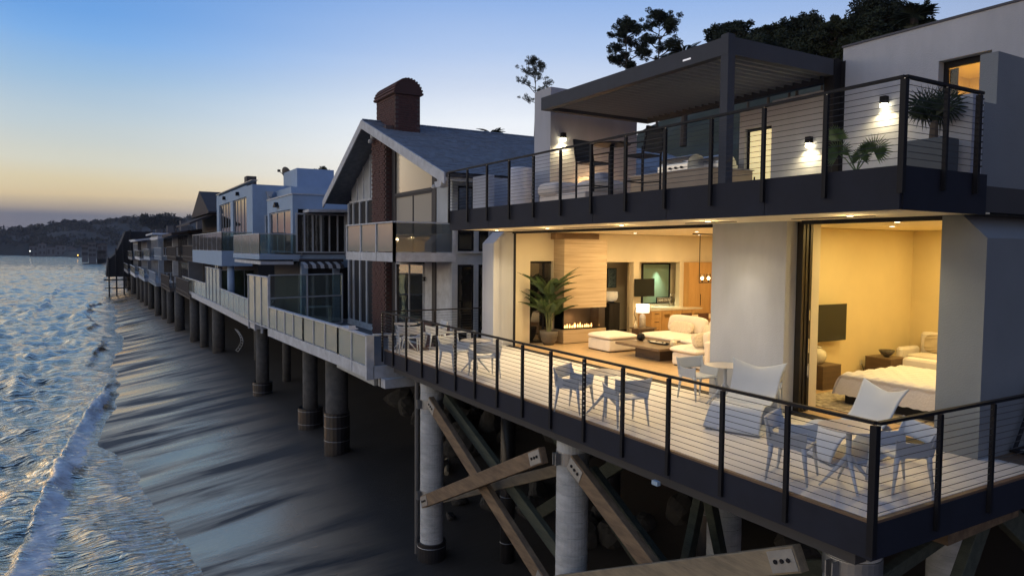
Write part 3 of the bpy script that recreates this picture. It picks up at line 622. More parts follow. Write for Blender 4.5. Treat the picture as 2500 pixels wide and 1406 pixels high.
TF = thing('terrace_fire', 'gas fire burning in the opening of the terrace wall', 'fire', (11.1, 15.1, 4.02))
MB().box(10.80, 11.42, 15.08, 15.2, 4.10, 4.13).build('burner', BLACK, TF); flames(TF, 10.8, 11.4, 15.14, 4.13, 8, .36)
pl = bpy.data.lights.new('fire_glow', 'POINT'); pl.energy = 45; pl.color = (1, .55, .22); pl.shadow_soft_size = .12; po = bpy.data.objects.new('fire_glow', pl); COL.objects.link(po); po.location = (11.1, 14.85, 4.3)

# ------------------------------------------------ pergola
PG = thing('pergola', 'dark grey louvred pergola over the upper terrace', 'pergola', (9.52, 8.95, 3.75))
PM = mat('pergola_metal', (.060, .066, .082), .7, .0, var=.10, bump=.01, spec=.2); LM = mat('pergola_louver', (.27, .28, .30), .6, .0, var=.08, bump=.01)
zb, ztp = 6.2, 6.50; x0, x1, y0, y1 = 9.44, 12.82, 8.86, 14.80
MB().box(x0, x0 + .16, y0, y1, zb, ztp).build('beam', PM, PG); MB().box(x1 - .16, x1, y0, y1, zb, ztp).build('beam', PM, PG)
MB().box(x0 + .161, x1 - .161, y0, y0 + .16, zb, ztp).build('beam', PM, PG); MB().box(x0 + .161, x1 - .161, y1 - .16, y1, zb, ztp).build('beam', PM, PG)
MB().box(x0 + .0, x0 + .17, y0 - .005, y0 + .165, 3.751, zb - .002).build('post', PM, PG)
MB().box(x0 - .003, x0 + .165, y0 - .003, y0 + .165, zb, ztp + .05).build('post_cap', PM, PG)
MB().box(x1 - .30, x1 - .335 - .001, y0 - .1, y0, 3.751, ztp - .02).build('post', BLACK, PG)
MB().box(12.28, 12.48, y0 - .02, y0 + .20, 3.751, ztp + .02).build('post', BLACK, PG)
n_ = 22; lm = MB().add(*(lambda w: ([(-w, 0, .045), (w, 0, .0), (w, 3.0, .0), (-w, 3.0, .045), (-w, 0, .059), (w, 0, .014), (w, 3.0, .014), (-w, 3.0, .059)], [(0, 1, 2, 3), (7, 6, 5, 4), (0, 4, 5, 1), (3, 2, 6, 7), (1, 5, 6, 2), (0, 3, 7, 4)]))(.1125)).box(.085, .100, 0, 3.0, -.05, .004).mesh('louver', LM)
for i in range(26):
    y = y0 + .27 + i * ((y1 - y0 - .54) / 25)
    inst('louver', lm, PG, (x0 + .17 + 3.04, y, zb + .13), rot=(0, 0, R_(90)))
MB().box(x0 - .006, x0 - .001, 9.75, 9.95, zb + .10, zb + .13).build('logo_plate', emat('plate', (.8, .8, .85), .5), PG)
MB().box(x0 + .165, x0 + .18, y0 + .2, y1 - .2, zb + .01, zb + .03).build('beam_edge_glow', emat('strip', (1, .75, .4), .15), PG)  # glowing sliver added for the sconce light caught on the beam edge

# ------------------------------------------------ cable railings
CBZ = [.10 + .0785 * i for i in range(12)]
def railing(name, label, pts, zdeck, posts_a, posts_b, foot, cat='railing', end_up=None, corner_post=True):
    """pts: polyline of the rail; posts: list of (x,y, nx, ny) with offset normal"""
    T = thing(name, label, cat, (pts[0][0], pts[0][1], zdeck), 'cable railings of the modern house')
    zt = zdeck + 1.05
    for a, b_ in zip(pts[:-1], pts[1:]):
        MB().beam((a[0], a[1], zt), (b_[0], b_[1], zt), .055, .035).build('top_rail', BLACK, T)
    for (x, y, wx, wy) in posts_a:
        MB().box(x - wx / 2, x + wx / 2, y - wy / 2, y + wy / 2, zdeck - foot, zt - .03).build('post', BLACK, T)
        MB().tube([(x, y, zt - .03), (x, y, zt - .015)], .012, 8).build('rail_pin', SSTEEL, T)
    for z in CBZ:
        for a, b_ in zip(pts[:-1], pts[1:]):
            MB().tube([(a[0], a[1], zdeck + z), (b_[0], b_[1], zdeck + z)], .0042, 5).build('cable', CABLE, T)
    return T
def fittings(T, x, y, dx, dy, zdeck):
    m_ = MB()
    for z in CBZ: m_.tube([(x, y, zdeck + z), (x + dx, y + dy, zdeck + z)], .012, 8)
    m_.build('cable_fitting', SSTEEL, T)
xr = XD - .055
lp = [(xr, y, .045, .055) for y in [19.07 - 1e-3, 18.24, 17.29, 16.27, 15.36, 14.36, 13.41, 12.43, 11.45, 10.48, 9.48, 8.48, 7.47, 6.47, 5.47]] + [(xr, YA - .03, .075, .075)]
RL = railing('cable_railing', 'long black cable railing along the seaward edge of the lower deck', [(xr, 19.1), (xr, YA - .03)], 0, lp, None, .36)
for y in (19.07, 14.36, 9.48): fittings(RL, xr - .03, y - .03, .0, -.012, 0)
RR = railing('cable_railing', 'black cable railing across the near end of the lower deck', [(xr, YA - .06), (13.4, YA - .06)], 0, [(8.1, YA - .06, .055, .045), (9.23, YA - .06, .055, .045), (10.36, YA - .06, .055, .045), (11.5, YA - .06, .055, .045), (12.6, YA - .06, .055, .045)], None, .30)
RE = railing('cable_railing', 'black cable railing at the far end of the lower deck beside the gabled house', [(xr, 19.08), (11.0, 19.08)], 0, [(8.55, 19.08, .045, .045), (10.2, 19.08, .045, .045), (10.95, 19.08, .045, .045)], None, .2)
xu = 8.31
up = [(xu, y, .045, .055) for y in (17.62, 16.51, 15.45, 14.37, 13.31, 12.26, 11.21, 10.17, 9.14, 8.1, 7.09, 6.08)] + [(xu, 5.04, .07, .07)]
RU = railing('cable_railing', 'black cable railing along the seaward edge of the upper terrace', [(xu, 17.68), (xu, 5.04)], 3.84, up, None, .32)
for y in (17.62, 13.31): fittings(RU, xu - .03, y - .03, 0, -.012, 3.84)
RV = railing('cable_railing', 'short black cable railing across the near end of the upper terrace', [(xu, 5.03), (10.02, 5.03)], 3.84, [(9.2, 5.03, .05, .05), (9.95, 5.03, .06, .06)], None, .25)
fittings(RV, 9.97, 4.99, 0, -.012, 3.84)
RW = railing('cable_railing', 'short black cable railing at the far end of the upper terrace', [(xu, 17.68), (10.4, 17.68)], 3.84, [(9.35, 17.68, .045, .045), (10.4, 17.68, .045, .045)], None, .2)

# ------------------------------------------------ wall lamps
def sconce(x, y, z, nx, ny, label, w=62):
    T = thing('wall_lamp', label, 'wall lamp', (x, y, z), 'square black wall lamps lit on the terrace')
    cx, cy = x + nx * .06, y + ny * .06
    MB().box(cx - .055, cx + .055, cy - .055, cy + .055, z, z + .13).build('housing', BLACK, T)
    MB().box(cx - .045, cx + .045, cy - .045, cy + .045, z - .07, z - .001).build('diffuser', emat('lamp_white', (1, .86, .55), 22), T)
    l = bpy.data.lights.new('wall_lamp_light', 'SPOT'); l.energy = w; l.color = (1, .80, .42); l.shadow_soft_size = .05; l.spot_size = R_(150); l.spot_blend = .8; o = bpy.data.objects.new('wall_lamp_light', l); COL.objects.link(o); o.location = (x + nx * .10, y + ny * .10, z - .08)
    return T
sconce(10.2, 15.0, 5.62, 0, -1, 'lit wall lamp on the tan wall beside the terrace fire')
sconce(XU, 7.92, 5.52, -1, 0, 'largest lit wall lamp, on the pale wall above the fan palm')
sconce(XU + .02, 9.5, 5.0, -1, 0, 'lit wall lamp between the terrace door and the pergola post')
# ================================================================== DECK FURNITURE
def make_chair(label):
    T = thing('cafe_chair', label, 'chair', (0, 0, 0), 'moulded white plastic chairs on the lower deck')
    MB().grid(lambda u, v: ((u - .5) * .46, (v - .5) * (.42 + .05 * u), .445 - .018 * math.sin(math.pi * u) * math.sin(math.pi * v) - .03 * max(0, u - .85) * 4), 10, 8).build('seat', WHITEP, T, smooth=True, solid=.022)
    def back(u, v):
        a = (u - .5) * 2; y = .305 * math.copysign(min(1, abs(a) * 1.12) , a) * (1 + .10 * v * (abs(a) ** 3)); x = -.265 + .075 * abs(a) ** 3.2 - .045 * v
        return (x, y, .555 + v * (.205 + .035 * abs(a) ** 4))
    MB().grid(back, 18, 6).build('backrest', WHITEP, T, smooth=True, solid=.016)
    for s in (-1, 1):
        prof = [(.235, .655), (.205, .64), (.10, .612), (-.05, .60), (-.16, .612), (-.205, .70), (-.235, .74), (-.25, .60), (-.235, .44), (-.20, .41), (-.10, .425), (.08, .425), (.17, .405), (.215, .44)]
        y0 = .262
        m_ = MB(); m_.prism(prof, 'y', s * y0, s * (y0 + .016)); m_.V = [(x, y + s * max(0, z - .45) * .16, z) for x, y, z in m_.V]
        m_.build('armrest', WHITEP, T)
    for sx_, sy_ in ((1, 1), (1, -1), (-1, 1), (-1, -1)):
        MB().tube([(sx_ * .19, sy_ * .262, .455), (sx_ * .205, sy_ * .268, .30), (sx_ * .245, sy_ * .285, 0)], [.034, .026, .013], 8).build('leg', WHITEP, T, smooth=True)
    return T
def make_table(label):
    T = thing('cafe_table', label, 'table', (0, 0, 0), 'round white pedestal tables on the lower deck')
    TT = mat('table_top', (.50, .46, .41), .35, var=.05, bump=.01)
    MB().lathe((0, 0, .725), [(.33, 0), (.352, .006), (.352, .012), (.345, .016)], 40).build('table_top', TT, T)
    MB().lathe((0, 0, .742), [(.025, 0), (.022, .003)], 16).build('cap', WHITEP, T)
    MB().tube([(0, 0, .725), (0, 0, .42), (0, 0, .34)], [.034, .03, .038], 12).build('column', WHITEP, T, smooth=True)
    for k in range(4):
        a = R_(45 + 90 * k + 8); MB().tube([(0, 0, .40), (.10 * math.cos(a), .10 * math.sin(a), .27), (.33 * math.cos(a), .33 * math.sin(a), 0.01)], [.03, .026, .014], 8).build('leg', WHITEP, T, smooth=True)
    return T
def face(cx, cy, tx, ty): return math.atan2(ty - cy, tx - cx)
tabs = [((7.74, 5.22), 'round table nearest the camera, in the corner of the railing', [((7.47, 5.80), 'chair left of the round table in the near corner of the railing'), ((8.30, 4.93), 'chair right of the round table in the near corner of the railing')]),
        ((7.52, 9.63), 'round table between two chairs beside the railing, in front of the living room', [((7.24, 10.16), 'chair on the far side of the table in front of the living room'), ((7.42, 8.98), 'chair on the near side of the table in front of the living room')]),
        ((9.92, 9.2), 'round table in front of the plain wall column', [((9.93, 9.88), 'chair by the wall column, left of the table behind the big rocking chair'), ((9.98, 8.45), 'chair partly hidden behind the big white rocking chair')]),
        ((7.50, 14.45), 'round table near the wing wall at the left end of the open living room', [((7.28, 15.08), 'chair behind the table nearest the wing wall'), ((7.42, 13.86), 'chair in front of the table nearest the wing wall')]),
        ((7.42, 18.6), 'farthest round table, by the gabled house', [((7.25, 17.88), 'near chair at the farthest table, by the gabled house'), ((8.3, 18.45), 'orange-lit chair right of the farthest table, by the gabled house')])]
ch0 = tb0 = None
for (tx, ty), tl, cs in tabs:
    if tb0 is None: tb0 = make_table(tl); tb0.location = (tx, ty, 0)
    else: dup(tb0, (tx, ty, 0), 0, tl)
    for (cx_, cy_), cl in cs:
        a = face(cx_, cy_, tx, ty)
        if ch0 is None: ch0 = make_chair(cl); ch0.location = (cx_, cy_, 0); ch0.rotation_euler[2] = a
        else: dup(ch0, (cx_, cy_, 0), a, cl)
# rocking lounge chairs
LP_ = [(-.50, 1.04, .41), (-.46, .95, .385), (-.41, .82, .36), (-.34, .64, .352), (-.26, .49, .345), (-.14, .39, .345), (.0, .355, .35), (.12, .375, .358), (.24, .405, .365), (.34, .385, .372), (.43, .29, .38), (.50, .16, .39), (.545, .05, .40),
       (.53, .012, .40), (.38, .0, .385), (.2, 0, .37), (0, .0, .35), (-.15, .02, .34), (-.28, .08, .335), (-.355, .20, .335), (-.355, .33, .33), (-.30, .47, .315), (-.262, .50, .305)]
def make_lounge(label):
    T = thing('rocking_chair', label, 'rocking chair', (0, 0, 0), 'large curved white rocking chairs on the lower deck')
    nP = len(LP_)
    def surf(idx0, idx1):
        def f(u, v):
            t = idx0 + v * (idx1 - idx0); i = min(int(t), nP - 2); q = t - i
            p0 = LP_[max(i - 1, 0)]; p1 = LP_[i]; p2 = LP_[i + 1]; p3 = LP_[min(i + 2, nP - 1)]
            cr = [.5 * (2 * p1[k] + (p2[k] - p0[k]) * q + (2 * p0[k] - 5 * p1[k] + 4 * p2[k] - p3[k]) * q * q + (-p0[k] + 3 * p1[k] - 3 * p2[k] + p3[k]) * q ** 3) for k in range(3)]
            a = (u - .5) * 2
            topk = max(0, 1 - t / 2.5); z = cr[1] - topk * .13 * (1 - abs(a) ** 1.5) + (.035 * a * a if 3 < t < 9 else 0) * math.sin(math.pi * (t - 3) / 6 if 3 < t < 9 else 0)
            x = cr[0] + (.05 * abs(a) ** 2.5 * (1 - topk * .4) if t < 6 else 0)
            return (x, a * cr[2], max(z, .001))
        return f
    MB().grid(surf(0, 6), 22, 22).build('backrest', WHITEP, T, smooth=True, solid=.02)
    MB().grid(surf(6, 12.3), 22, 22).build('seat', WHITEP, T, smooth=True, solid=.02)
    MB().grid(surf(12.3, 22), 22, 30).build('rocker_base', WHITEP, T, smooth=True, solid=.02)
    return T
lg = make_lounge('large curved white rocking chair standing in front of the dark door frame'); lg.location = (9.04, 7.92, .012); lg.rotation_euler[2] = R_(200); lg.scale = (1.12, 1.12, .96)
dup(lg, (9.02, 6.06, .012), R_(160), 'large curved white rocking chair in front of the bed, behind the nearest table').scale = (1.10, 1.10, .94)
# exercise bike at the right edge
EB = thing('exercise_bike', 'dark exercise bike by the dim side wall at the right end of the deck', 'exercise bike', (11.75, 4.98, 0))
bx_, by_ = 11.6, 4.98
MB().tube([(bx_ - .45, by_, .04), (bx_ - .1, by_, .55), (bx_ + .02, by_, .62)], .028, 8).tube([(bx_ - .45, by_, .05), (bx_ + .75, by_, .05)], .022, 8).tube([(bx_ + .0, by_, .05), (bx_ + .1, by_, .55), (bx_ + .04, by_, .86)], .026, 8).tube([(bx_ + .1, by_, .5), (bx_ + .7, by_, .6)], .026, 8).build('frame', BLACK, EB)
MB().tube([(bx_ - .45, by_ - .22, .035), (bx_ - .45, by_ + .05, .035)], .03, 8).build('foot_bar', BLACK, EB); MB().tube([(bx_ + .75, by_ - .22, .035), (bx_ + .75, by_ + .05, .035)], .03, 8).build('foot_bar', BLACK, EB)
w_ = [(bx_ + .1 + .26 * math.cos(t), by_ - .03, .40 + .26 * math.sin(t)) for t in np.linspace(0, 2 * math.pi, 29)]
MB().tube(w_, .018, 6).build('flywheel', BLACK, EB)
MB().tube([(bx_ + .02, by_ - .05, .62), (bx_ - .02, by_ - .05, .30)], .02, 8).build('resistance_strut', mat('red_paint', (.30, .02, .02), .4), EB)
MB().pillow((bx_ + .05, by_, .92), (.28, .2, .10), .6, .8).build('saddle', BLACK, EB, smooth=True)
MB().box(bx_ - .05, bx_ + .10, by_ - .02, by_ + .02, .6, .86).build('tablet_mount', BLACK, EB)
# dark clip on the lower fascia
MB().box(6.90, 6.96, 7.62, 7.74, -.56, -.50).top('junction_box', mat('pale_blue_box', (.35, .48, .62), .5), 'small pale blue box hanging under the edge of the lower deck', 'box')

# ================================================================== LIVING ROOM
def palm_frond(m_, base, az, length, rise, droop, nleaf, ll, w=.012):
    """arching feather frond; leaflets are narrow folded blades"""
    pts = []
    for i in range(13):
        t = i / 12; r = length * t * math.cos(rise * (1 - t * .6)); z = length * (math.sin(rise) * t - droop * t * t)
        pts.append(Vector(base) + Vector((math.cos(az) * r, math.sin(az) * r, z)))
    m_.tube(pts, [.010 * (1 - .75 * i / 12) for i in range(13)], 4, cap=False)
    for i in range(nleaf):
        t = .22 + .78 * i / nleaf; f = t * 12; k = min(int(f), 11); p = pts[k].lerp(pts[k + 1], f - k); d = (pts[k + 1] - pts[k]).normalized()
        side = d.cross(Vector((0, 0, 1))).normalized(); L_ = ll * math.sin(math.pi * min(1, .18 + t * .78)) * random.uniform(.85, 1.1)
        for s in (-1, 1):
            dr = (side * s + d * .75 + Vector((0, 0, .12))).normalized(); q = p + dr * L_ * .55 + Vector((0, 0, -.02 * L_)); e = p + dr * L_ + Vector((0, 0, -L_ * .34))
            n_ = dr.cross(Vector((0, 0, 1))).normalized() * w
            m_.add([p, q + n_, e, q - n_ + Vector((0, 0, .006))], [(0, 1, 2), (0, 2, 3)])
PX, PY = 11.66, 17.72
PT = thing('potted_palm', 'tall feathery palm in a dark clay pot left of the living room fireplace', 'potted palm', (PX, PY, 0))
MB().lathe((PX, PY, 0), [(.15, 0), (.22, .12), (.265, .30), (.28, .42), (.265, .42), (.25, .37)], 28).build('pot', TERRA, PT, smooth=True)
MB().lathe((PX, PY, .37), [(.0, .0), (.25, .0)], 20).build('soil', BARK, PT)
tr = MB()
for k in range(6):
    a = k * 1.05; tr.tube([(PX + .05 * math.cos(a), PY + .05 * math.sin(a), .36), (PX + .10 * math.cos(a), PY + .10 * math.sin(a), .9), (PX + .16 * math.cos(a), PY + .16 * math.sin(a), 1.35)], [.024, .018, .012], 6)
tr.build('trunk', mat('palm_stem', (.20, .21, .10), .6, var=.3, bump=.05), PT)
random.seed(21)
fr = MB()
for k in range(46):
    a = k * 2.4; h = random.uniform(.7, 1.6); palm_frond(fr, (PX + .1 * math.cos(a), PY + .1 * math.sin(a), h), a, random.uniform(.7, 1.15), random.uniform(1.2, 1.53), random.uniform(.2, .5), 20, .22, w=.0055)
fr.build('foliage', LEAF, PT)
# pedestal, round lamp, artwork in the hall recess
T = thing('pedestal', 'dark ribbed pedestal carrying a round white lamp', 'pedestal', (15.2, 19.2, 0))
MB().box(14.95, 15.42, 19.06, 19.45, 0, 1.05).build('body', BLACK, T)
MB().prism([(14.96 + .03 * i, 19.03 + (.015 if i % 2 else 0)) for i in range(16)] + [(15.41, 19.059), (14.96, 19.059)], 'z', .02, 1.04).build('ribbing', mat('black_wood', (.03, .025, .02), .6), T)
T = thing('globe_lamp', 'round white glass lamp standing on the dark ribbed pedestal', 'lamp', (15.2, 19.25, 1.052))
MB().lathe((15.2, 19.25, 1.052), [(.10, 0), (.10, .04)], 20).build('base', BLACK, T)
MB().lathe((15.2, 19.25, 1.093), [(.06, 0), (.16, .03), (.215, .11), (.225, .2), (.22, .32), (.20, .335)], 28).build('shade', mat('opal_glass', (.85, .82, .74), .3, emit=(1, .8, .5), es=.25, bump=0), T, smooth=True)
a0 = P(1483, 655, y=19.97); a1 = P(1504, 702, y=19.97)
T = thing('framed_artwork', 'blue speckled artwork hanging on the wall of the hall recess', 'picture', ((a0[0] + a1[0]) / 2, 19.97, a1[2]))
MB().box(a0[0], a1[0], 19.955, 19.998, a1[2], a0[2]).build('frame', BLACK, T)
MB().box(a0[0] + .02, a1[0] - .02, 19.948, 19.954, a1[2] + .02, a0[2] - .02).build('canvas', mat('speckle_blue', (.35, .50, .58), .6, col2=(.02, .07, .12), scale=16, detail=8, bump=0), T)
# white moulded ottoman
T = thing('ottoman', 'square white slipcovered ottoman with a plump cushion, in front of the fireplace', 'ottoman', (12.7, 16.0, 0))
MB().bbox(12.2, 13.2, 15.5, 16.5, .03, .33, .03).build('base', LINEN, T)
MB().box(12.22, 13.18, 15.52, 16.48, 0, .03).build('plinth', BLACK, T)
MB().pillow((12.7, 16.0, .405), (1.08, 1.08, .24), .22, .62, n=40, m=12, noise=.012, edge=.55).build('cushion', LINEN, T, smooth=True)
# sofa: long module + near module
T = thing('sectional_sofa', 'white slipcovered sectional sofa behind the coffee table', 'sofa', (14.0, 13.6, 0))
MB().bbox(13.75, 15.0, 12.1, 15.9, .03, .33, .03).bbox(12.3, 13.74, 12.12, 13.15, .03, .33, .03).build('base', LINEN, T)
MB().box(13.8, 14.95, 12.15, 15.85, 0, .03).box(12.33, 13.75, 12.15, 13.1, 0, .03).build('plinth', BLACK, T)
for c_, s_2 in (((14.15, 15.1, .40), (1.35, 1.6, .24)), ((14.15, 13.4, .40), (1.35, 1.6, .24))): MB().pillow(c_, s_2, .22, .62, n=40, m=12, noise=.012, edge=.5).build('seat_cushion', LINEN, T, smooth=True)
MB().pillow((12.9, 12.75, .40), (1.32, 1.0, .24), .22, .62, n=40, m=12, noise=.012, edge=.5).build('seat_cushion', LINEN, T, smooth=True)
MB().bbox(12.32, 13.74, 11.92, 12.11, .03, .70, .04).build('backrest', LINEN, T)
MB().bbox(15.01, 15.22, 12.1, 15.9, .03, .66, .04).build('backrest', LINEN, T)
for (c_, s_2, rz_, tl) in (((14.72, 15.1, .70), (.32, 1.5, .54), 0, .18), ((14.72, 13.55, .70), (.32, 1.4, .54), 0, .18)):
    MB().pillow(c_, s_2, .6, .5, rot=rz_, tilt=tl, n=32, m=14, noise=.02, tiltaxis='y').build('back_cushion', LINEN, T, smooth=True)
MB().pillow((13.1, 12.3, .66), (1.1, .28, .50), .6, .5, tilt=-.15, n=32, m=14, noise=.02).build('back_cushion', LINEN, T, smooth=True)
for (c_, rz_, lb, ta) in (((14.40, 15.0, .64), .05, 'cream tasselled cushion on the left of the sofa', 'y'), ((14.40, 13.75, .64), -.05, 'cream tasselled cushion on the right of the sofa', 'y'), ((12.75, 12.5, .66), 1.57, 'cream tasselled cushion on the near sofa module', 'y')):
    Q = thing('throw_cushion', lb, 'cushion', (c_[0], c_[1], c_[2] - .17), 'cream tasselled cushions on the sofa')
    MB().pillow(c_, (.17, .80, .36), .55, .5, rot=rz_, tilt=.35, n=32, m=14, noise=.03, tiltaxis=ta).build('cover', KNIT, Q, smooth=True)
    m_ = MB()
    for s in (-1, 1):
        for k in range(3): m_.tube([(c_[0] - .02 * k, c_[1] + s * .40 * math.cos(rz_) , c_[2] - .12 + .12 * k), (c_[0] - .06, c_[1] + s * .46 * math.cos(rz_), c_[2] - .17 + .12 * k)], .012, 5)
    m_.build('tassel', KNIT, Q)
# coffee table and what is on it
T = thing('coffee_table', 'low dark walnut coffee table on a block base in the living room', 'coffee table', (12.8, 14.2, 0))
MB().box(12.45, 13.25, 13.75, 14.7, 0, .30).build('base', DWOOD, T); MB().bbox(12.12, 13.55, 13.42, 15.15, .301, .365, .006).build('table_top', DWOODT, T)
MB().lathe((12.85, 14.95, .366), [(.05, 0), (.10, .05), (.115, .11), (.09, .18), (.04, .21), (.035, .2)], 24).top('round_vase', BLACK, 'small round black vase on the left end of the coffee table', 'vase', smooth=True)
T = thing('tray', 'long black boat-shaped tray holding white shells on the coffee table', 'tray', (12.85, 14.25, .366))
MB().lathe((12.85, 14.25, .366), [(.10, 0), (.16, .01), (.20, .045), (.19, .045), (.15, .018)], 32, .75, 2.1).build('dish', BLACK, T, smooth=True)
sh = MB()
for k in range(22): sh.pillow((12.85 + random.uniform(-.08, .08), 14.25 + random.uniform(-.28, .28), .40), (.05, .06, .035), .9, .9, n=8, m=4)
stuff(sh.build('shells', mat('shell', (.7, .66, .58), .6), T, smooth=True))
MB().lathe((12.85, 13.68, .366), [(.06, 0), (.085, .03), (.09, .09), (.075, .14), (.06, .145)], 22).top('white_candle_jar', CERAM, 'squat white jar on the right end of the coffee table', 'jar', smooth=True)
# table lamp beside the sofa, side table hidden behind the cushions
T = thing('table_lamp', 'glowing white drum lamp on a marble pillar base beside the sofa', 'lamp', (15.6, 16.6, 0))
lx, ly, _ = P(1568, 815, y=16.6); 
MB().lathe((lx, ly, .50), [(.10, 0), (.10, .30), (.085, .36), (.05, .40), (.02, .41), (.015, .47)], 20).build('marble_base', mat('veined_marble', (.75, .70, .62), .3, col2=(.40, .33, .25), scale=7, bump=0), T, smooth=True)
MB().lathe((lx, ly, .95), [(.205, 0), (.205, .25), (.195, .25), (.195, .01)], 28).build('shade', mat('drum_shade', (.9, .88, .8), .8, emit=(1, .85, .62), es=1.35, bump=0), T, smooth=True)
pl = bpy.data.lights.new('table_lamp_light', 'POINT'); pl.energy = 14; pl.color = (1, .7, .38); pl.shadow_soft_size = .1; po = bpy.data.objects.new('table_lamp_light', pl); COL.objects.link(po); po.location = (lx, ly, 1.3)
T = thing('side_table', 'low side table behind the sofa carrying the marble lamp', 'side table', (lx, ly, 0)); MB().box(lx - .3, lx + .35, ly - .25, ly + .25, .46, .498).build('table_top', DWOODT, T); MB().box(lx - .25, lx + .3, ly - .2, ly + .2, 0, .459).build('base', DWOOD, T)
q = P(1551, 822, y=16.5); MB().lathe((q[0], 16.5, .499), [(.05, 0), (.055, .12), (.03, .16), (.015, .19), (.018, .23)], 16).top('bottle_vase', CERAM, 'small white bottle standing left of the marble lamp', 'bottle', smooth=True)
q = P(1549, 790, y=16.7)
m_ = MB(); m_.tube([(q[0], 16.7, .499), (q[0] + .06, 16.7, .75), (q[0] - .02, 16.7, .9), (q[0] + .03, 16.68, 1.1)], .012, 6); m_.top('driftwood', BARK, 'thin dark driftwood branch standing left of the marble lamp', 'branch')
# kitchen
T = thing('kitchen_counter', 'honey oak kitchen counter with pale top below the green window', 'kitchen counter', (16.6, 18.0, 0))
cz = .92; k0 = P(1590, 760, y=17.55)[0]; k1 = P(1712, 764, y=17.55)[0]
MB().box(k0, k1, 17.56, 18.19, .04, cz - .04).build('cabinet', HONEY, T)
MB().box(k0 - .03, k1 + .03, 17.53, 18.7, cz - .039, cz).build('worktop', mat('pale_stone', (.66, .58, .44), .25, var=.06), T)
nd = 5; wdt = (k1 - k0) / nd
for i in range(nd):
    if i in (0,):
        for j in range(3):
            d_ = MB().box(k0 + wdt * i + .01, k0 + wdt * (i + 1) - .01, 17.535, 17.558, .07 + j * .27, .33 + j * .27).build('drawer', HONEY, T); MB().box(k0 + wdt * (i + .3), k0 + wdt * (i + .7), 17.52, 17.534, .24 + j * .27, .255 + j * .27).build('handle', BLACK, d_)
    else:
        d_ = MB().box(k0 + wdt * i + .01, k0 + wdt * (i + 1) - .01, 17.535, 17.558, .07, .865).build('door', HONEY, T); MB().box(k0 + wdt * (i + .25), k0 + wdt * (i + .75), 17.524, 17.534, .66, .76).build('handle', BRASS, d_)
MB().box(15.55, 18.3, 18.66, 18.715, cz + .001, 1.02).build('backsplash', mat('white_splash', (.8, .74, .6), .3), T)
q = P(1634, 757, y=18.35); m_ = MB(); m_.tube([(q[0], 18.35, cz)] + [(q[0] + .11 - .11 * math.cos(t), 18.35 - .02, cz + .33 + .11 * math.sin(t)) for t in np.linspace(0, math.pi, 9)] + [(q[0] + .22, 18.33, cz + .26)], .015, 8); m_.build('tap', SSTEEL, T, smooth=True)
q = P(1648, 754, y=18.4); MB().lathe((q[0], 18.4, cz), [(.02, 0), (.02, .12), (.008, .13), (.008, .17)], 10).top('soap_bottle', CERAM, 'slim soap bottle right of the kitchen tap', 'bottle', smooth=True)
for i, u_ in enumerate((1668, 1675)):
    q = P(u_, 752, y=18.3); MB().lathe((q[0], 18.3, cz), [(.035, 0), (.035, .13), (.012, .17), (.012, .22)], 12).top('oil_bottle', CLEAR if i else CERAM, ['white bottle on the counter just left of the hanging towel', 'clear bottle on the counter touching the hanging towel'][i], 'bottle', smooth=True)
q = P(1420 + 135, 752, y=18.3)
T = thing('fruit_bowl', 'red fruit piled on a dish at the left end of the kitchen counter', 'fruit', (15.85, 18.3, cz))
MB().lathe((15.85, 18.3, cz), [(.12, 0), (.22, .03), (.21, .03)], 20).build('dish', CERAM, T)
for k in range(7): MB().pillow((15.72 + .045 * k, 18.3 + .05 * (-1) ** k, cz + .07), (.085, .085, .08), 1, 1, n=10, m=6).build('fruit', mat('red_fruit', (.5, .05, .03), .4), T, smooth=True)
# lettered sign on the window sill
q0 = P(1603, 727, y=18.55); q1 = P(1641, 738, y=18.55)
T = thing('letter_sign', 'black framed sign reading COVE COLONY on the sill of the green window', 'sign', ((q0[0] + q1[0]) / 2, 18.55, 1.021))
zs0, zs1 = 1.021, 1.24; xs0, xs1 = q0[0], q1[0]
MB().box(xs0, xs1, 18.54, 18.57, zs0, zs1).build('frame', BLACK, T)
MB().box(xs0 + .03, xs1 - .03, 18.535, 18.539, zs0 + .03, zs1 - .03).build('border', mat('sign_white', (.75, .7, .6), .6), T)
MB().box(xs0 + .04, xs1 - .04, 18.531, 18.5345, zs0 + .04, zs1 - .04).build('panel', mat('sign_black', (.03, .025, .02), .6), T)
cu = bpy.data.curves.new('sign_text', 'FONT'); cu.body = 'COVE COLONY'; cu.size = .15; cu.align_x = 'CENTER'; cu.align_y = 'CENTER'; cu.extrude = .002; cu.offset = .003
to = bpy.data.objects.new('sign_text', cu); COL.objects.link(to); dg = bpy.context.evaluated_depsgraph_get(); tm_ = bpy.data.meshes.new_from_object(to.evaluated_get(dg)); bpy.data.objects.remove(to)
tm_.materials.clear(); tm_.materials.append(MT['sign_white']); to = bpy.data.objects.new('lettering', tm_); COL.objects.link(to); to.parent = T
wtx = max(v.co.x for v in tm_.vertices) - min(v.co.x for v in tm_.vertices); sc_ = (xs1 - xs0 - .12) / wtx
to.scale = (sc_, max(sc_, .62), 1); to.rotation_euler = (R_(90), 0, 0); to.location = (0, 18.528 - 18.55, (zs0 + zs1) / 2 - 1.021)
q = P(1679, 740, y=18.5)
T = thing('tea_towel', 'checked tea towel hanging on a rail at the right of the kitchen window', 'towel', (17.75, 18.6, .98))
tx0, tx1 = P(1667, 740, y=18.6)[0], P(1682, 740, y=18.6)[0]
MB().grid(lambda u, v: (tx0 + (tx1 - tx0) * u, 18.6 + .01 * math.sin(u * 9), .97 + .46 * v), 10, 4).build('cloth', mat('towel_cloth', (.75, .7, .58), .9), T, solid=.006)
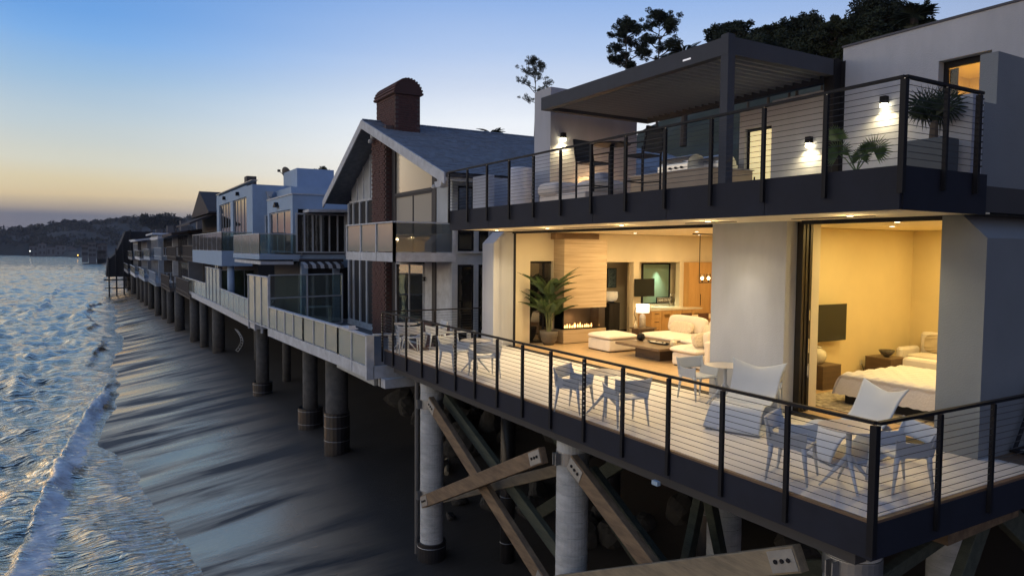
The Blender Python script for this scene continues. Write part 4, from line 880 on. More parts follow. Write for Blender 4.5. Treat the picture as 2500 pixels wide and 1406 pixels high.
MB().tube([(tx0 - .05, 18.62, 1.43), (tx1 + .06, 18.62, 1.43)], .01, 6).build('rail', BLACK, T)
m_ = MB()
for k in range(6): m_.box(tx0, tx1, 18.586, 18.59, 1.02 + .07 * k, 1.025 + .07 * k)
m_.build('check_stripe', BLACK, T)
# wall mounted screen in the living room
q0 = P(1550, 681, y=18.0); q1 = P(1597, 723, y=18.0)
T = thing('television', 'black flat screen on a wall arm in front of the kitchen recess', 'television', ((q0[0] + q1[0]) / 2, 18.0, q1[2]))
MB().box(q0[0], q1[0], 17.99, 18.03, q1[2], q0[2]).build('screen', SCREEN, T); MB().box(15.45, 15.55, 18.04, 18.19, 1.5, 1.6).build('wall_arm', BLACK, T)
# tall oak cabinets
T = thing('tall_cabinet', 'tall honey oak cabinet wall right of the kitchen window', 'cabinet', (18.6, 18.0, 0))
cx0 = P(1681, 700, y=17.95)[0]
MB().box(cx0, 20.7, 17.97, 18.19, 0, 2.445).build('carcass', HONEY, T)
for i in range(5):
    a = cx0 + .5 * i + (.0 if i == 0 else .0)
    for z0, z1 in ((.05, 1.95), (1.96, 2.43)):
        d_ = MB().box(a + .004, a + .494, 17.945, 17.968, z0, z1).build('door', HONEY, T)
        if z0 < 1 and i % 2 == 1: MB().box(a + .05, a + .065, 17.93, 17.944, .95, 1.35).build('handle', BLACK, d_)
# dining table and chairs, pendant
qd = P(1700, 770, z=.76)
T = thing('dining_table', 'pale topped dining table behind the sofa, in front of the oak cabinets', 'dining table', (qd[0] + .6, qd[1] - .1, 0))
dx, dy = qd[0] + .7, qd[1] - .2
MB().box(dx - .9, dx + .9, dy - .45, dy + .45, .72, .76).build('table_top', mat('table_pale', (.6, .48, .32), .3), T)
for a in (-.8, .8): MB().box(dx + a - .05, dx + a + .05, dy - .35, dy + .35, 0, .72).build('leg', BLACK, T)
for (u_, lb) in ((1676, 'dark brown dining chair nearest the oak drawers'), (1717, 'dark brown dining chair nearest the wall column')):
    qc = P(u_, 772, z=.8)
    C_ = thing('dining_chair', lb, 'chair', (qc[0], qc[1], 0), 'dark brown dining chairs')
    BR = mat('brown_leather', (.10, .045, .025), .5); w = .21
    MB().box(qc[0] - w, qc[0] + w, qc[1] - .02, qc[1] + .01, .58, .90).build('backrest', BR, C_); MB().box(qc[0] - w, qc[0] + w, qc[1] + .02, qc[1] + .42, .43, .48).build('seat', BR, C_)
    for a in (-w, w - .03):
        for b_ in (.0, .38): MB().box(qc[0] + a, qc[0] + a + .03, qc[1] + b_, qc[1] + b_ + .03, 0, .58 if b_ == 0 else .43).build('leg', BLACK, C_)
qp = P(1707, 690, x=15.6); 
T = thing('pendant_light', 'black bar pendant with two clear globe bulbs over the dining table', 'pendant light', (15.6, qp[1], qp[2]))
yb_ = qp[1]
MB().tube([(15.6, yb_, qp[2]), (15.6, yb_, 3.34)], .012, 6).tube([(15.6, yb_, qp[2]), (16.6, yb_, qp[2])], .014, 6).tube([(15.3, yb_, 3.33), (16.7, yb_, 3.33)], .02, 6).tube([(16.6, yb_, qp[2]), (16.6, yb_, 3.34)], .012, 6).build('frame', BLACK, T)
for k in range(3):
    x_ = 15.72 + .26 * k
    h_ = MB().tube([(x_, yb_, qp[2]), (x_, yb_, qp[2] + .07)], .016, 8).build('socket', BLACK, T)
    MB().pillow((x_, yb_, qp[2] + .13), (.085, .085, .10), 1, 1, n=14, m=8).build('bulb', emat('bulb', (1, .72, .38), 14), h_, smooth=True)
    MB().lathe((x_, yb_, qp[2] + .06), [(.04, 0), (.06, .04), (.065, .14), (.06, .2)], 14).build('glass_globe', CLEAR, h_, smooth=True)

# ================================================================== BEDROOM
q0 = P(1984, 745, y=9.72); q1 = P(2063, 829, y=9.72)
T = thing('television', 'large dark flat screen on the yellow bedroom wall', 'television', ((q0[0] + q1[0]) / 2, 9.72, q1[2]))
MB().box(q0[0] - .1, q1[0], 9.70, 9.735, q1[2], q0[2]).build('screen', SCREEN, T); MB().box(q0[0] + .2, q0[0] + .5, 9.736, 9.899, q1[2] + .2, q1[2] + .45).build('wall_arm', BLACK, T)
def cube_table(cx, cy, s, h, label):
    T = thing('cube_table', label, 'side table', (cx, cy, 0), 'dark walnut cube tables in the bedroom')
    MB().box(cx - s / 2, cx + s / 2, cy - s / 2, cy + s / 2, 0, h - .02).build('body', DWOOD, T); MB().box(cx - s / 2 - .003, cx + s / 2 + .003, cy - s / 2 - .003, cy + s / 2 + .003, h - .0195, h).build('table_top', DWOODT, T)
cube_table(13.05, 9.52, .58, .50, 'dark walnut cube table under the bedroom screen')
cube_table(15.25, 9.45, .6, .50, 'dark walnut cube table between the bed and the white armchair')
MB().lathe((12.95, 9.55, .501), [(.12, 0), (.19, .08), (.215, .17), (.19, .26), (.11, .31), (.105, .34), (.125, .355), (.10, .355)], 32).top('ceramic_jar', CERAM, 'fat cream ceramic jar on the cube table under the bedroom screen', 'jar', smooth=True)
MB().lathe((15.22, 9.42, .501), [(.055, 0), (.06, .02), (.12, .06), (.17, .15), (.16, .15), (.11, .07)], 28).top('bowl', mat('patterned_bowl', (.16, .13, .10), .4, col2=(.03, .025, .02), scale=18), 'dark patterned bowl on the cube table next to the armchair', 'bowl', smooth=True)
T = thing('armchair', 'white armchair in the corner of the yellow bedroom', 'armchair', (16.3, 8.9, 0))
MB().bbox(15.85, 16.85, 8.2, 9.45, .10, .42, .04).build('seat', LINEN, T); MB().bbox(16.62, 16.88, 8.15, 9.5, .421, .98, .05).build('backrest', LINEN, T)
MB().bbox(15.85, 16.6, 9.45, 9.62, .10, .66, .05).build('armrest', LINEN, T); MB().bbox(15.85, 16.6, 8.02, 8.19, .10, .66, .05).build('armrest', LINEN, T)
MB().pillow((16.2, 8.82, .48), (.75, 1.15, .16), .3, .6, n=30, m=8).build('seat_cushion', LINEN, T, smooth=True)
for a, b_ in ((15.9, 8.1), (15.9, 9.55), (16.8, 8.1), (16.8, 9.55)): MB().box(a - .025, a + .025, b_ - .025, b_ + .025, 0, .10).build('leg', BLACK, T)
T = thing('lumbar_pillow', 'wide crinkled beige pillow leaning on the white armchair', 'pillow', (16.45, 8.8, .55))
m_ = MB().pillow((16.42, 8.78, .76), (.20, .95, .44), .4, .5, tilt=.2, n=60, m=34, noise=.02, tiltaxis='y'); m_.V = [(x + .012 * math.sin(z * 95 + 3 * math.sin(y * 7)), y, z) for x, y, z in m_.V]
m_.build('cover', mat('beige_linen', (.50, .42, .30), .95, bump=.2), T, smooth=True)
# bed
T = thing('bed', 'low bed with a quilted white cover, seen through the bedroom doors', 'bed', (13.2, 7.1, 0))
bed = dict(x0=11.75, x1=13.75, y0=6.0, y1=8.2)
MB().box(12.0, 14.0, 6.1, 8.2, .02, .26).build('bed_base', BLACK, T)
def quilt(u, v):
    x = 11.72 + u * 2.45; y = 5.95 + v * 2.45; e = min(u, 1 - u, v, 1 - v) * 2.45
    z = .60 if e > .26 else .18 + .42 * math.sin(math.pi / 2 * max(e, 0) / .26) ** .8
    xx = x + (.20 if u < .06 else 0) * (1 - e / .26 if e < .26 else 0)
    z += .012 * math.sin(x * 19) * math.sin(y * 21) + .006 * math.sin(x * 43 + y * 37)
    return (xx, y, z)
MB().grid(quilt, 90, 90).build('quilt', mat('white_quilt', (.76, .73, .74), .95, var=.04, bump=.5, bscale=26), T, smooth=True)
MB().bbox(13.75, 14.05, 6.1, 8.2, .1, .75, .04).build('headboard', LINEN, T)
# rug
T = thing('rug', 'pale rug with dark floral pattern on the bedroom floor', 'rug', (12.2, 7.6, 0)); MB().bbox(11.35, 12.9, 5.75, 9.05, .0005, .014, .004).build('pile', mat('rug_pattern', (.60, .53, .42), .95, col2=(.12, .10, .09), scale=9, detail=6, bump=.5, bscale=60), T)
q = P(2103, 888, y=9.88); T = thing('wall_outlet', 'white wall outlet with a trailing cable below the bedroom screen', 'outlet', (q[0], 9.885, .28))
MB().box(q[0] - .04, q[0] + .04, 9.885, 9.899, .26, .38).build('plate', CERAM, T); MB().tube([(q[0], 9.87, .30), (q[0] + .05, 9.84, .12), (q[0] + .3, 9.8, .05), (q[0] + .6, 9.75, .02)], .006, 5).build('cord', BLACK, T)
MB().lathe((14.3, 7.0, 3.29), [(.04, 0), (.07, .015), (.075, .05)], 20).top('smoke_detector', CERAM, 'round white smoke detector on the bedroom ceiling', 'smoke detector', smooth=True)

# ================================================================== UPPER TERRACE FURNITURE
UZ = 3.851
def bar_stool(x, y, rz, label):
    T = thing('bar_chair', label, 'bar chair', (0, 0, 0), 'tall black bar chairs on the upper terrace')
    MESH = mat('black_mesh', (.035, .035, .036), .6)
    MB().grid(lambda u, v: ((u - .5) * .46, (v - .5) * .50, .76), 2, 2).build('seat', MESH, T, solid=.03)
    MB().grid(lambda u, v: (-.24 - .07 * v, (u - .5) * .50, .80 + .44 * v), 2, 2).build('backrest', MESH, T, solid=.018)
    f = MB()
    for s in (-1, 1):
        f.beam((.21, s * .26, 0), (.21, s * .26, .98), .03, .03).beam((-.23, s * .26, 0), (-.23, s * .26, .76), .03, .03).beam((-.23, s * .26, .76), (-.32, s * .26, 1.26), .03, .03)
        f.beam((.22, s * .26, .98), (-.28, s * .26, .98), .045, .022).beam((.21, s * .26, .28), (-.23, s * .26, .28), .022, .022).beam((.21, s * .26, .76), (-.23, s * .26, .76), .025, .025)
    f.beam((.21, -.26, .28), (.21, .26, .28), .022, .022).beam((-.32, -.26, 1.25), (-.32, .26, 1.25), .03, .03)
    f.build('frame', BLACK, T)
    T.location = (x, y, UZ); T.rotation_euler[2] = rz; return T
bq = P(1500, 355, z=UZ + 1.06)
btx, bty = 8.86, 11.28
T = thing('bar_table', 'round black bar table between the two tall chairs on the upper terrace', 'bar table', (btx, bty, UZ))
MB().lathe((btx, bty, UZ + 1.04), [(.36, 0), (.375, .01), (.375, .02), (.36, .025)], 36).build('table_top', BLACK, T)
MB().tube([(btx, bty, UZ + .02), (btx, bty, UZ + 1.04)], .045, 12).build('column', BLACK, T); MB().lathe((btx, bty, UZ), [(.28, 0), (.28, .015), (.05, .03)], 28).build('base', BLACK, T)
b1 = bar_stool(8.95, 12.0, R_(-80), 'tall black bar chair left of the round bar table'); b2 = dup(b1, (9.02, 10.55, UZ), R_(100), 'tall black bar chair right of the round bar table')
T = thing('patio_heater', 'white cylindrical cover standing by the low terrace wall', 'covered heater', (0, 0, 0))
qh = P(1271, 500, z=3.86); hx, hy = 9.3, P(1271, 470, x=9.3)[1]
MB().lathe((hx, hy, UZ), [(.30, 0), (.31, .05), (.30, .98), (.27, 1.02)], 32).build('cover', mat('white_cover', (.62, .62, .66), .6), T, smooth=True)
# outdoor sofa (white) with cushions peeking over the edge
T = thing('outdoor_sofa', 'low white outdoor sofa by the terrace fire, mostly hidden by the deck edge', 'sofa', (10.0, 13.4, UZ))
for (x_, y_, a, b_) in ((9.2, 13.6, .8, .8), (9.6, 12.6, .85, .85)): MB().pillow((x_, y_, UZ + .33), (a, b_, .34), .3, .6, n=30, m=10, noise=.01).build('cushion', LINEN, T, smooth=True)
MB().bbox(8.9, 10.2, 12.2, 14.0, UZ, UZ + .2, .02).build('base', LINEN, T)
MB().pillow((9.95, 13.0, UZ + .52), (.45, .45, .4), .6, .6, n=24, m=10).build('throw_pillow', mat('grey_cover', (.35, .36, .4), .9), T, smooth=True)
# barbecue
def grill(u_, v_, x_, label, w=.9):
    q = P(u_, v_, x=x_); T = thing('barbecue_grill', label, 'barbecue', (x_, q[1], UZ), 'stainless barbecue grills on the upper terrace')
    SS = mat('brushed_steel', (.5, .52, .55), .32, .85, var=.1)
    m_ = MB(); prof = [(.28 * math.cos(t), .22 * math.sin(t)) for t in np.linspace(0, math.pi, 12)]
    m_.prism([(x_ + p[0], UZ + .86 + p[1]) for p in prof], 'y', q[1] - w / 2, q[1] + w / 2); m_.build('lid', SS, T)
    MB().box(x_ - .3, x_ + .3, q[1] - w / 2 - .02, q[1] + w / 2 + .02, UZ + .72, UZ + .858).build('firebox', SS, T); MB().tube([(x_ - .31, q[1] - w / 2 + .1, UZ + .92), (x_ - .31, q[1] + w / 2 - .1, UZ + .92)], .012, 8).build('handle', SSTEEL, T)
    k = MB()
    for j in range(4): k.tube([(x_ - .30, q[1] - w / 2 + .15 + j * .18, UZ + .79), (x_ - .34, q[1] - w / 2 + .15 + j * .18, UZ + .79)], .025, 10)
    k.build('knob', BLACK, T)
    return q[1]
gy = grill(1665, 445, 11.4, 'steel barbecue grill with a domed lid beside the pergola post')
gy2 = grill(1745, 445, 11.9, 'pale barbecue lid just right of the pergola corner post', .7)
T = thing('outdoor_counter', 'tan built-in counter holding the barbecue grills', 'counter', (11.6, gy, UZ)); MB().box(11.0, 12.3, gy2 - .7, gy + 1.3, UZ, UZ + .70).build('cabinet', mat('tan_counter', (.34, .28, .22), .6), T); MB().box(10.97, 12.33, gy2 - .73, gy + 1.33, UZ + .701, UZ + .719).build('worktop', mat('grey_counter', (.4, .4, .42), .4), T)
# low lounge chairs whose tops show
for i, (u_, lb) in enumerate(((1808, 'black sling chair top left of the terrace door'), (1861, 'black sling chair top in front of the terrace door'), (1962, 'black sling chair top under the lit lamp'))):
    q = P(u_, 433, z=UZ + .62)
    T = thing('sling_chair', lb, 'chair', (q[0], q[1], UZ), 'low black sling chairs on the upper terrace')
    MB().beam((q[0] - .25, q[1], UZ + .60), (q[0] + .25, q[1], UZ + .60), .03, .03).beam((q[0] - .25, q[1], UZ + .02), (q[0] - .25, q[1], UZ + .6), .03, .03).beam((q[0] + .25, q[1], UZ + .02), (q[0] + .25, q[1], UZ + .6), .03, .03).build('frame', BLACK, T)
    MB().box(q[0] - .22, q[0] + .22, q[1] - .5, q[1] - .02, UZ + .28, UZ + .32).build('seat', BLACK, T)
# fan palms
def fan_leaf(m_, base, az, el, stalk, rad, nb=22, spread=2.6, w=.016):
    d = Vector((math.cos(az) * math.cos(el), math.sin(az) * math.cos(el), math.sin(el))); tip = Vector(base) + d * stalk
    m_.tube([base, Vector(base) + d * stalk * .5 + Vector((0, 0, .02)), tip], [.010, .008, .006], 5, cap=False)
    side = d.cross(Vector((0, 0, 1))).normalized(); up = side.cross(d).normalized()
    for k in range(nb):
        a = (k / (nb - 1) - .5) * spread; bd = (d * math.cos(a) + side * math.sin(a) + up * .10 * math.cos(a)).normalized(); L_ = rad * (1 - .25 * abs(a / spread * 2) ** 2) * random.uniform(.92, 1.05)
        q = tip + bd * L_ * .5; e = tip + bd * L_ + Vector((0, 0, -L_ * .14)); nn = bd.cross(up).normalized() * w * (rad / .35)
        m_.add([tip, q + nn, e, q - nn + up * .008], [(0, 1, 2), (0, 2, 3)])
def fan_disc(m_, base, tip, rad, roll, nb=26, w=.011):
    base, tip = Vector(base), Vector(tip); m_.tube([base, base.lerp(tip, .6) + Vector((0, 0, .03)), tip], [.010, .008, .006], 5, cap=False)
    hz_ = Vector((.86, -.5, 0)); up = Vector((-.2, -.25, .95)).normalized(); ax_ = up * math.cos(roll) - hz_ * math.sin(roll); bx2 = hz_ * math.cos(roll) + up * math.sin(roll)
    for k in range(nb):
        a = (k / (nb - 1) - .5) * 4.3; bd = (ax_ * math.cos(a) + bx2 * math.sin(a)).normalized(); L_ = rad * (1 - .22 * (abs(a) / 2.15) ** 2) * random.uniform(.9, 1.05); nn = ax_.cross(bx2).cross(bd).normalized() * w
        q = tip + bd * L_ * .55; e = tip + bd * L_ + Vector((0, 0, -L_ * .12)); m_.add([tip, q + nn, e, q - nn + Vector((0, -.008, 0))], [(0, 1, 2), (0, 2, 3)])
random.seed(5)
q = P(2090, 428, x=9.4); T = thing('fan_palm', 'bright green fan palm with two spreading leaves behind the terrace railing', 'fan palm', (9.4, q[1], UZ))
fx_, fy_ = 9.4, q[1]
m_ = MB()
for az_, el_, st, rd in ((2.9, .95, .50, .30), (-1.9, .9, .30, .26)): fan_leaf(m_, (fx_, fy_, UZ + .12), az_, el_, st, rd)
for dx_, dz_, rd, ro_ in ((-.26, .36, .27, .5), (.24, .40, .30, -.35), (.05, .30, .20, .1)): fan_disc(m_, (fx_, fy_, UZ + .10), (fx_ + dx_ * .86, fy_ - dx_ * .5, UZ + dz_), rd, ro_)
m_.build('leaves', LEAFL, T); MB().lathe((fx_, fy_, UZ), [(.12, 0), (.15, .1), (.14, .1)], 16).build('pot', BLACK, T)
q0 = P(2213, 348, y=5.35); q1 = P(2318, 340, y=5.35)
T = thing('planter_box', 'tall blue-grey box planter in the near corner of the upper terrace', 'planter', ((q0[0] + q1[0]) / 2, 5.6, UZ))
pmt = mat('planter_grey', (.07, .085, .10), .6)
MB().bbox(9.58, 9.95, 5.26, 5.86, UZ, 4.33, .01).build('box', pmt, T); MB().box(9.62, 9.91, 5.30, 5.82, 4.331, 4.335).build('soil', BARK, T)
T = thing('fan_palm', 'dark upright fan palm growing in the blue-grey box planter', 'fan palm', (9.77, 5.5, 4.336))
MB().tube([(9.77, 5.5, 4.336), (9.77, 5.5, 4.58)], [.06, .045], 8).build('trunk', BARK, T)
m_ = MB()
for k in range(7): fan_disc(m_, (9.77, 5.5, 4.56), (9.77 + .14 * math.cos(k * 2.4), 5.5 + .14 * math.sin(k * 2.4), 4.70 + .02 * k), .34, -1.3 + .43 * k, 20, .009)
for k in range(8): fan_leaf(m_, (9.77, 5.5, 4.52), -2.8 + k * .93, .55 + .75 * random.random(), .12, .36, 16, 1.9, .011)
m_.build('leaves', LEAFD, T)
# ================================================================== PILES, BRACES, ROCKS UNDER THE DECK
def gz(x, y): return float(sand_z(np.array([x]), np.array([y]))[0])
def pile(name, x, y, r, ztop, zb=None, ribbed=True, sleeve=None, label='', m_=None, collars=(), group='concrete piles under the houses', wrapz=None, nseg=28):
    z0 = (gz(x, y) - .5) if zb is None else zb
    T = thing(name, label, 'pile', (x, y, z0), group)
    prof = []; z = z0
    if ribbed:
        k = 0
        while z < ztop - .02:
            h = .19 + .13 * random.random(); z1 = min(z + h, ztop); rr = r * (1 + .012 * random.random())
            prof += [(rr, z - z0 + .006), (rr * 1.006, (z + z1) / 2 - z0), (rr, z1 - z0 - .012), (rr * .965, z1 - z0 - .003)]; z = z1; k += 1
    else: prof = [(r, 0), (r, ztop - z0)]
    MB().lathe((x, y, z0), prof, nseg).build('shaft', m_ or CONC, T, smooth=not ribbed)
    for cz_ in collars:
        c_ = MB().lathe((x, y, cz_ - .12), [(r + .012, 0), (r + .014, .01), (r + .014, .23), (r + .012, .24)], nseg).build('steel_collar', GALV, T)
        MB().box(x - r - .12, x - r - .01, y - .05, y - .035, cz_ - .11, cz_ + .11).box(x - r - .12, x - r - .01, y + .035, y + .05, cz_ - .11, cz_ + .11).build('collar_lug', GALV, c_)
    if sleeve:
        sr, sz = sleeve; zz0 = z0
        s_ = MB().lathe((x, y, zz0), [(sr, 0), (sr, sz - zz0), (sr * .93, sz - zz0), (sr * .6, sz - zz0 - .03)], nseg).build('sleeve', RUBBER, T, smooth=False)
        b_ = MB(); zz = sz - .12; c = 0
        while zz > z0 + .5 and c < 4: b_.lathe((x, y, zz), [(sr + .004, 0), (sr + .010, .01), (sr + .004, .02)], nseg); zz -= .36 + .2 * random.random(); c += 1
        stuff(b_.build('band', GALV, s_)) if c else None
    if wrapz:
        b_ = MB()
        for zz in wrapz: b_.lathe((x, y, zz), [(r + .004, 0), (r + .010, .008), (r + .004, .016)], nseg)
        stuff(b_.build('band', GALV, T))
    return T
random.seed(3)
pile('support_pile', 7.55, 17.0, .30, -.43, label='pale ribbed concrete pile nearest the gabled house, dark sleeve at its foot', collars=(-1.2, -3.6), sleeve=(.38, -4.86), zb=-5.9)
pile('support_pile', 7.55, 10.63, .295, -.43, label='pale ribbed concrete pile in the middle of the lower deck edge', collars=(-.98, -3.45))
pile('support_pile', 7.55, 5.0, .31, -.43, label='large pale concrete pile at the near corner of the lower deck', collars=(-.80,))
pile('support_pile', 9.75, 8.98, .30, -.43, label='shaded ribbed concrete pile set back under the deck between two crossing timbers')
pile('support_pile', 12.6, 6.6, .30, -.43, label='shaded pile under the near end of the deck at the right')
pile('wrapped_pile', 9.05, 15.6, .19, -.43, label='thin black wrapped pile with bright bands, behind the first crossing timbers', m_=RUBBER, ribbed=False, wrapz=[-.95, -1.45, -2.9, -3.5, -4.1, -4.7], group='black wrapped piles')
pile('wrapped_pile', 10.9, 10.5, .21, -.43, label='black wrapped pile behind the long brown timber on the right', m_=RUBBER, ribbed=False, wrapz=[-1.2, -2.6, -3.6], group='black wrapped piles')
pile('wrapped_pile', 12.4, 15.5, .21, -.43, label='black wrapped pile deep in the dark under the living room', m_=RUBBER, ribbed=False, wrapz=[-1.6], group='black wrapped piles')
MB().tube([(7.3, 17.42, -5.6), (7.3, 17.42, -.42)], .055, 10).top('drain_pipe', mat('grey_pipe', (.10, .10, .10), .5), 'thin dark drain pipe running down beside the pile nearest the gabled house', 'pipe')
# fallback beams under the deck
MB().box(7.15, 7.35, 4.7, 18.7, -.62, -.39).build('deck_girder', SLAB, H); MB().box(9.6, 9.85, 4.7, 18.7, -.62, -.39).build('deck_girder', SLAB, H)
for y in (4.75, 10.7, 16.9): MB().box(7.36, 20, y - .1, y + .1, -.61, -.39).build('deck_girder', SLAB, H)
MB().box(19.5, 20.8, 4.6, 34, -4.6, -.39).build('foundation_wall', SLAB, H)
def brace(p, q, w, h, mt, label, plates=(1, 1), double=False):
    T = thing('timber_brace', label, 'timber brace', p, 'diagonal timber braces under the deck')
    MB().beam(p, q, w, h).build('timber', mt, T, bevel=.012)
    pv, qv = Vector(p), Vector(q); d = (qv - pv).normalized(); side = d.cross(Vector((0, 0, 1))).normalized(); 
    if side.x > 0: side = -side
    for on, e, s in ((plates[0], pv, 1), (plates[1], qv, -1)):
        if not on: continue
        a = e + d * s * .02 + side * (w / 2 + .006); b = e + d * s * .42 + side * (w / 2 + .006)
        pl_ = MB().beam(a, b, .01, h * .82).build('bolt_plate', GALV, T)
        for k in range(3):
            c = a.lerp(b, .25 + .25 * k) + side * .004
            MB().tube([c, c + side * .018], .028, 6).build('bolt', BLACK, pl_)
    if double: pass
    return T
B = brace
B((7.30, 16.55, -1.05), (7.30, 10.95, -3.60), .14, .30, TIMBER, 'brown timber falling from the first pile to the foot of the middle pile')
B((7.12, 16.55, -3.62), (7.12, 10.95, -.98), .14, .30, TIMBER, 'brown timber rising from the first pile to the top of the middle pile')
B((7.72, 16.55, -3.62), (7.72, 10.95, -1.30), .14, .22, TIMBERO, 'thinner grey timber running behind the rising brown timber', (0, 0))
B((7.74, 16.55, -1.00), (7.74, 11.0, -3.2), .14, .28, TIMBERG, 'dark timber running behind the falling brown timber', (0, 0))
B((7.30, 10.30, -.95), (7.30, 5.2, -3.5), .14, .30, TIMBER, 'brown timber falling to the right from the middle pile')
B((7.10, 10.40, -3.2), (7.10, 5.35, -.78), .15, .31, TIMBERO, 'long pale brown timber rising to the near corner pile')
B((7.74, 10.3, -3.2), (7.74, 5.2, -1.0), .14, .26, TIMBERG, 'greenish timber behind the long timber at the near corner pile', (0, 0))
B((7.74, 10.3, -1.2), (7.74, 6.4, -3.3), .14, .26, TIMBERG, 'greenish timber behind the timber falling from the middle pile', (0, 0))
B((9.85, 15.3, -4.0), (9.85, 10.7, -.9), .14, .30, TIMBERG, 'greenish timber rising behind the first crossing timbers', (0, 0))
B((9.6, 15.3, -1.0), (9.6, 10.7, -3.8), .14, .30, TIMBERG, 'greenish timber falling behind the first crossing timbers', (0, 0))
B((8.3, 8.1, -.62), (9.5, 8.7, -2.9), .14, .26, TIMBERG, 'greenish crossing timber, steep one beside the set-back pile', (0, 0))
B((9.5, 9.1, -.62), (8.2, 8.5, -3.0), .14, .30, TIMBERG, 'greenish crossing timber, lower one beside the set-back pile', (0, 0))
B((9.9, 8.6, -.8), (9.9, 5.2, -3.0), .14, .26, TIMBERG, 'greenish timber falling from the set-back pile', (0, 0))
B((7.9, 4.9, -1.05), (10.4, 4.95, -.62), .12, .16, TIMBERG, 'short timber strut right of the near corner pile', (0, 0))
B((8.0, 4.9, -1.0), (9.6, 4.9, -3.2), .14, .26, TIMBERG, 'greenish timber falling to the right from the near corner pile', (0, 0))
B((10.3, 4.75, -.55), (13.0, 4.75, -2.4), .14, .34, TIMBERG, 'pale green timber running down at the lower right corner', (0, 0))
B((9.9, 4.75, -.60), (8.6, 4.75, -2.6), .14, .28, TIMBERG, 'greenish timber under the near end of the deck', (0, 0))
MB().beam((8.9, 4.8, -.62), (10.6, 4.8, -.56), .3, .26).top('timber_block', TIMBER, 'thick brown timber block under the near end of the deck', 'timber block')
# boulders (rip-rap)
RK = mat('rock', (.045, .042, .038), .9, col2=(.018, .018, .017), scale=3, bump=.8, bscale=7)
def rockmesh(seed):
    r = random.Random(seed); m_ = MB(); n, mm = 12, 8; ax = [(Vector((r.gauss(0, 1), r.gauss(0, 1), r.gauss(0, 1))).normalized(), r.uniform(.55, .85)) for _ in range(11)]
    for i in range(mm + 1):
        for k in range(n):
            ph = -math.pi / 2 + math.pi * i / mm; t = 2 * math.pi * k / n; d = Vector((math.cos(ph) * math.cos(t), math.cos(ph) * math.sin(t), math.sin(ph))); s = 1
            for a, c in ax:
                q = d.dot(a)
                if q > 0: s = min(s, c / q)
            m_.V.append(tuple(d * s))
    m_.F = [(i * n + k, i * n + (k + 1) % n, (i + 1) * n + (k + 1) % n, (i + 1) * n + k) for i in range(mm) for k in range(n)]
    return m_.mesh('boulder', RK)
RMS = [rockmesh(i) for i in range(5)]
random.seed(12)
spots = []
for i in range(34):
    x = random.uniform(11.2, 16.5); y = random.uniform(10, 30); spots.append((x, y, random.uniform(.35, .85)))
spots += [(9.9, 21.6, .40), (9.3, 20.6, .33), (9.5, 19.3, .28), (10.6, 20.2, .42), (10.2, 18.6, .45), (8.9, 18.7, .2), (10.9, 17.6, .5), (10.8, 22.6, .5), (11.2, 15.2, .5)]
for i, (x, y, s) in enumerate(spots):
    o = bpy.data.objects.new('boulder', RMS[i % 5]); COL.objects.link(o); o.location = (x, y, gz(x, y) + s * .25); o.scale = (s, s * random.uniform(.8, 1.2), s * .8); o.rotation_euler = (random.random() * 3, random.random() * 3, random.random() * 6)
    o['label'] = 'dark grey boulder lying on the sand in the shade under the houses'; o['category'] = 'boulder'; o['group'] = 'boulders heaped under the houses'
q = P(928, 920, z=-4.4)
MB().tube([(10.35, 22.0, gz(10.35, 22) + .12), (9.85, 21.0, gz(9.85, 21) + .16)], [.10, .08], 8).top('driftwood_log', TIMBERO, 'short pale driftwood log on the sand left of the first pile', 'log')
# ================================================================== NEIGHBOURING HOUSES
def win(parent, axis, c, a0, a1, z0, z1, n=1, fm=None, gm=None, fw=.05, name='window', inset=.03, side=-1):
    """framed window on plane axis=c spanning a0..a1; n panes; frame stands proud on side"""
    fm = fm or PAINTD; gm = gm or WGLASS; m_ = MB(); lo, hi = (c + side * .05, c + .02 * -side)
    if lo > hi: lo, hi = hi, lo
    def bx(b0, b1, c0, c1, d0=lo, d1=hi):
        return (d0, d1, b0, b1, c0, c1) if axis == 'x' else (b0, b1, d0, d1, c0, c1)
    m_.box(*bx(a0, a0 + fw, z0, z1)).box(*bx(a1 - fw, a1, z0, z1)).box(*bx(a0 + fw, a1 - fw, z1 - fw, z1)).box(*bx(a0 + fw, a1 - fw, z0, z0 + fw))
    st = (a1 - a0) / n
    for k in range(1, n): m_.box(*bx(a0 + st * k - fw / 2, a0 + st * k + fw / 2, z0 + fw, z1 - fw))
    f = m_.build(name, fm, parent)
    g0, g1 = sorted((c + side * .012, c + side * .022))
    for k in range(n):
        b0 = a0 + st * k + (fw if k == 0 else fw / 2) ; b1 = a0 + st * (k + 1) - (fw if k == n - 1 else fw / 2)
        MB().box(*bx(b0, b1, z0 + fw, z1 - fw, g0, g1)).build('pane', gm, f)
    return f
# ---------------- gabled house
G = thing('gabled_house', 'blue-grey gabled beach house with brick column, brick chimney and glazed balcony', 'house', (14, 26, -.8))
GX, GY = 9.9, 20.6; GYL = 31.9
BR_ = mat('red_brick', (.125, .058, .05), .85, col2=(.065, .032, .03), scale=7, bump=.3, bscale=40)
MORT = mat('mortar', (.11, .085, .08), .95)
SHI = mat('roof_shingle', (.24, .27, .31), .9, col2=(.15, .17, .20), scale=5, stretch=(1, 1, 1), bump=.3, bscale=60)
EX = 9.2; AP = (27.5, 7.88); ER = (19.76, 5.14); EL = (33.1, 5.03)
def g(name, mt, *bs, **k):
    m_ = MB()
    for b in bs: m_.box(*b)
    return m_.build(name, mt, G, **k)
g('core', mat('dark_interior', (.02, .02, .022), .9), (GX + .15, 20.9, GY + .15, GYL - .1, -.9, 4.8))
g('deck_floor', mat('grey_deck_boards', (.11, .11, .12), .8), (6.75, 20.9, 19.25, 33.6, -.75, -.62))
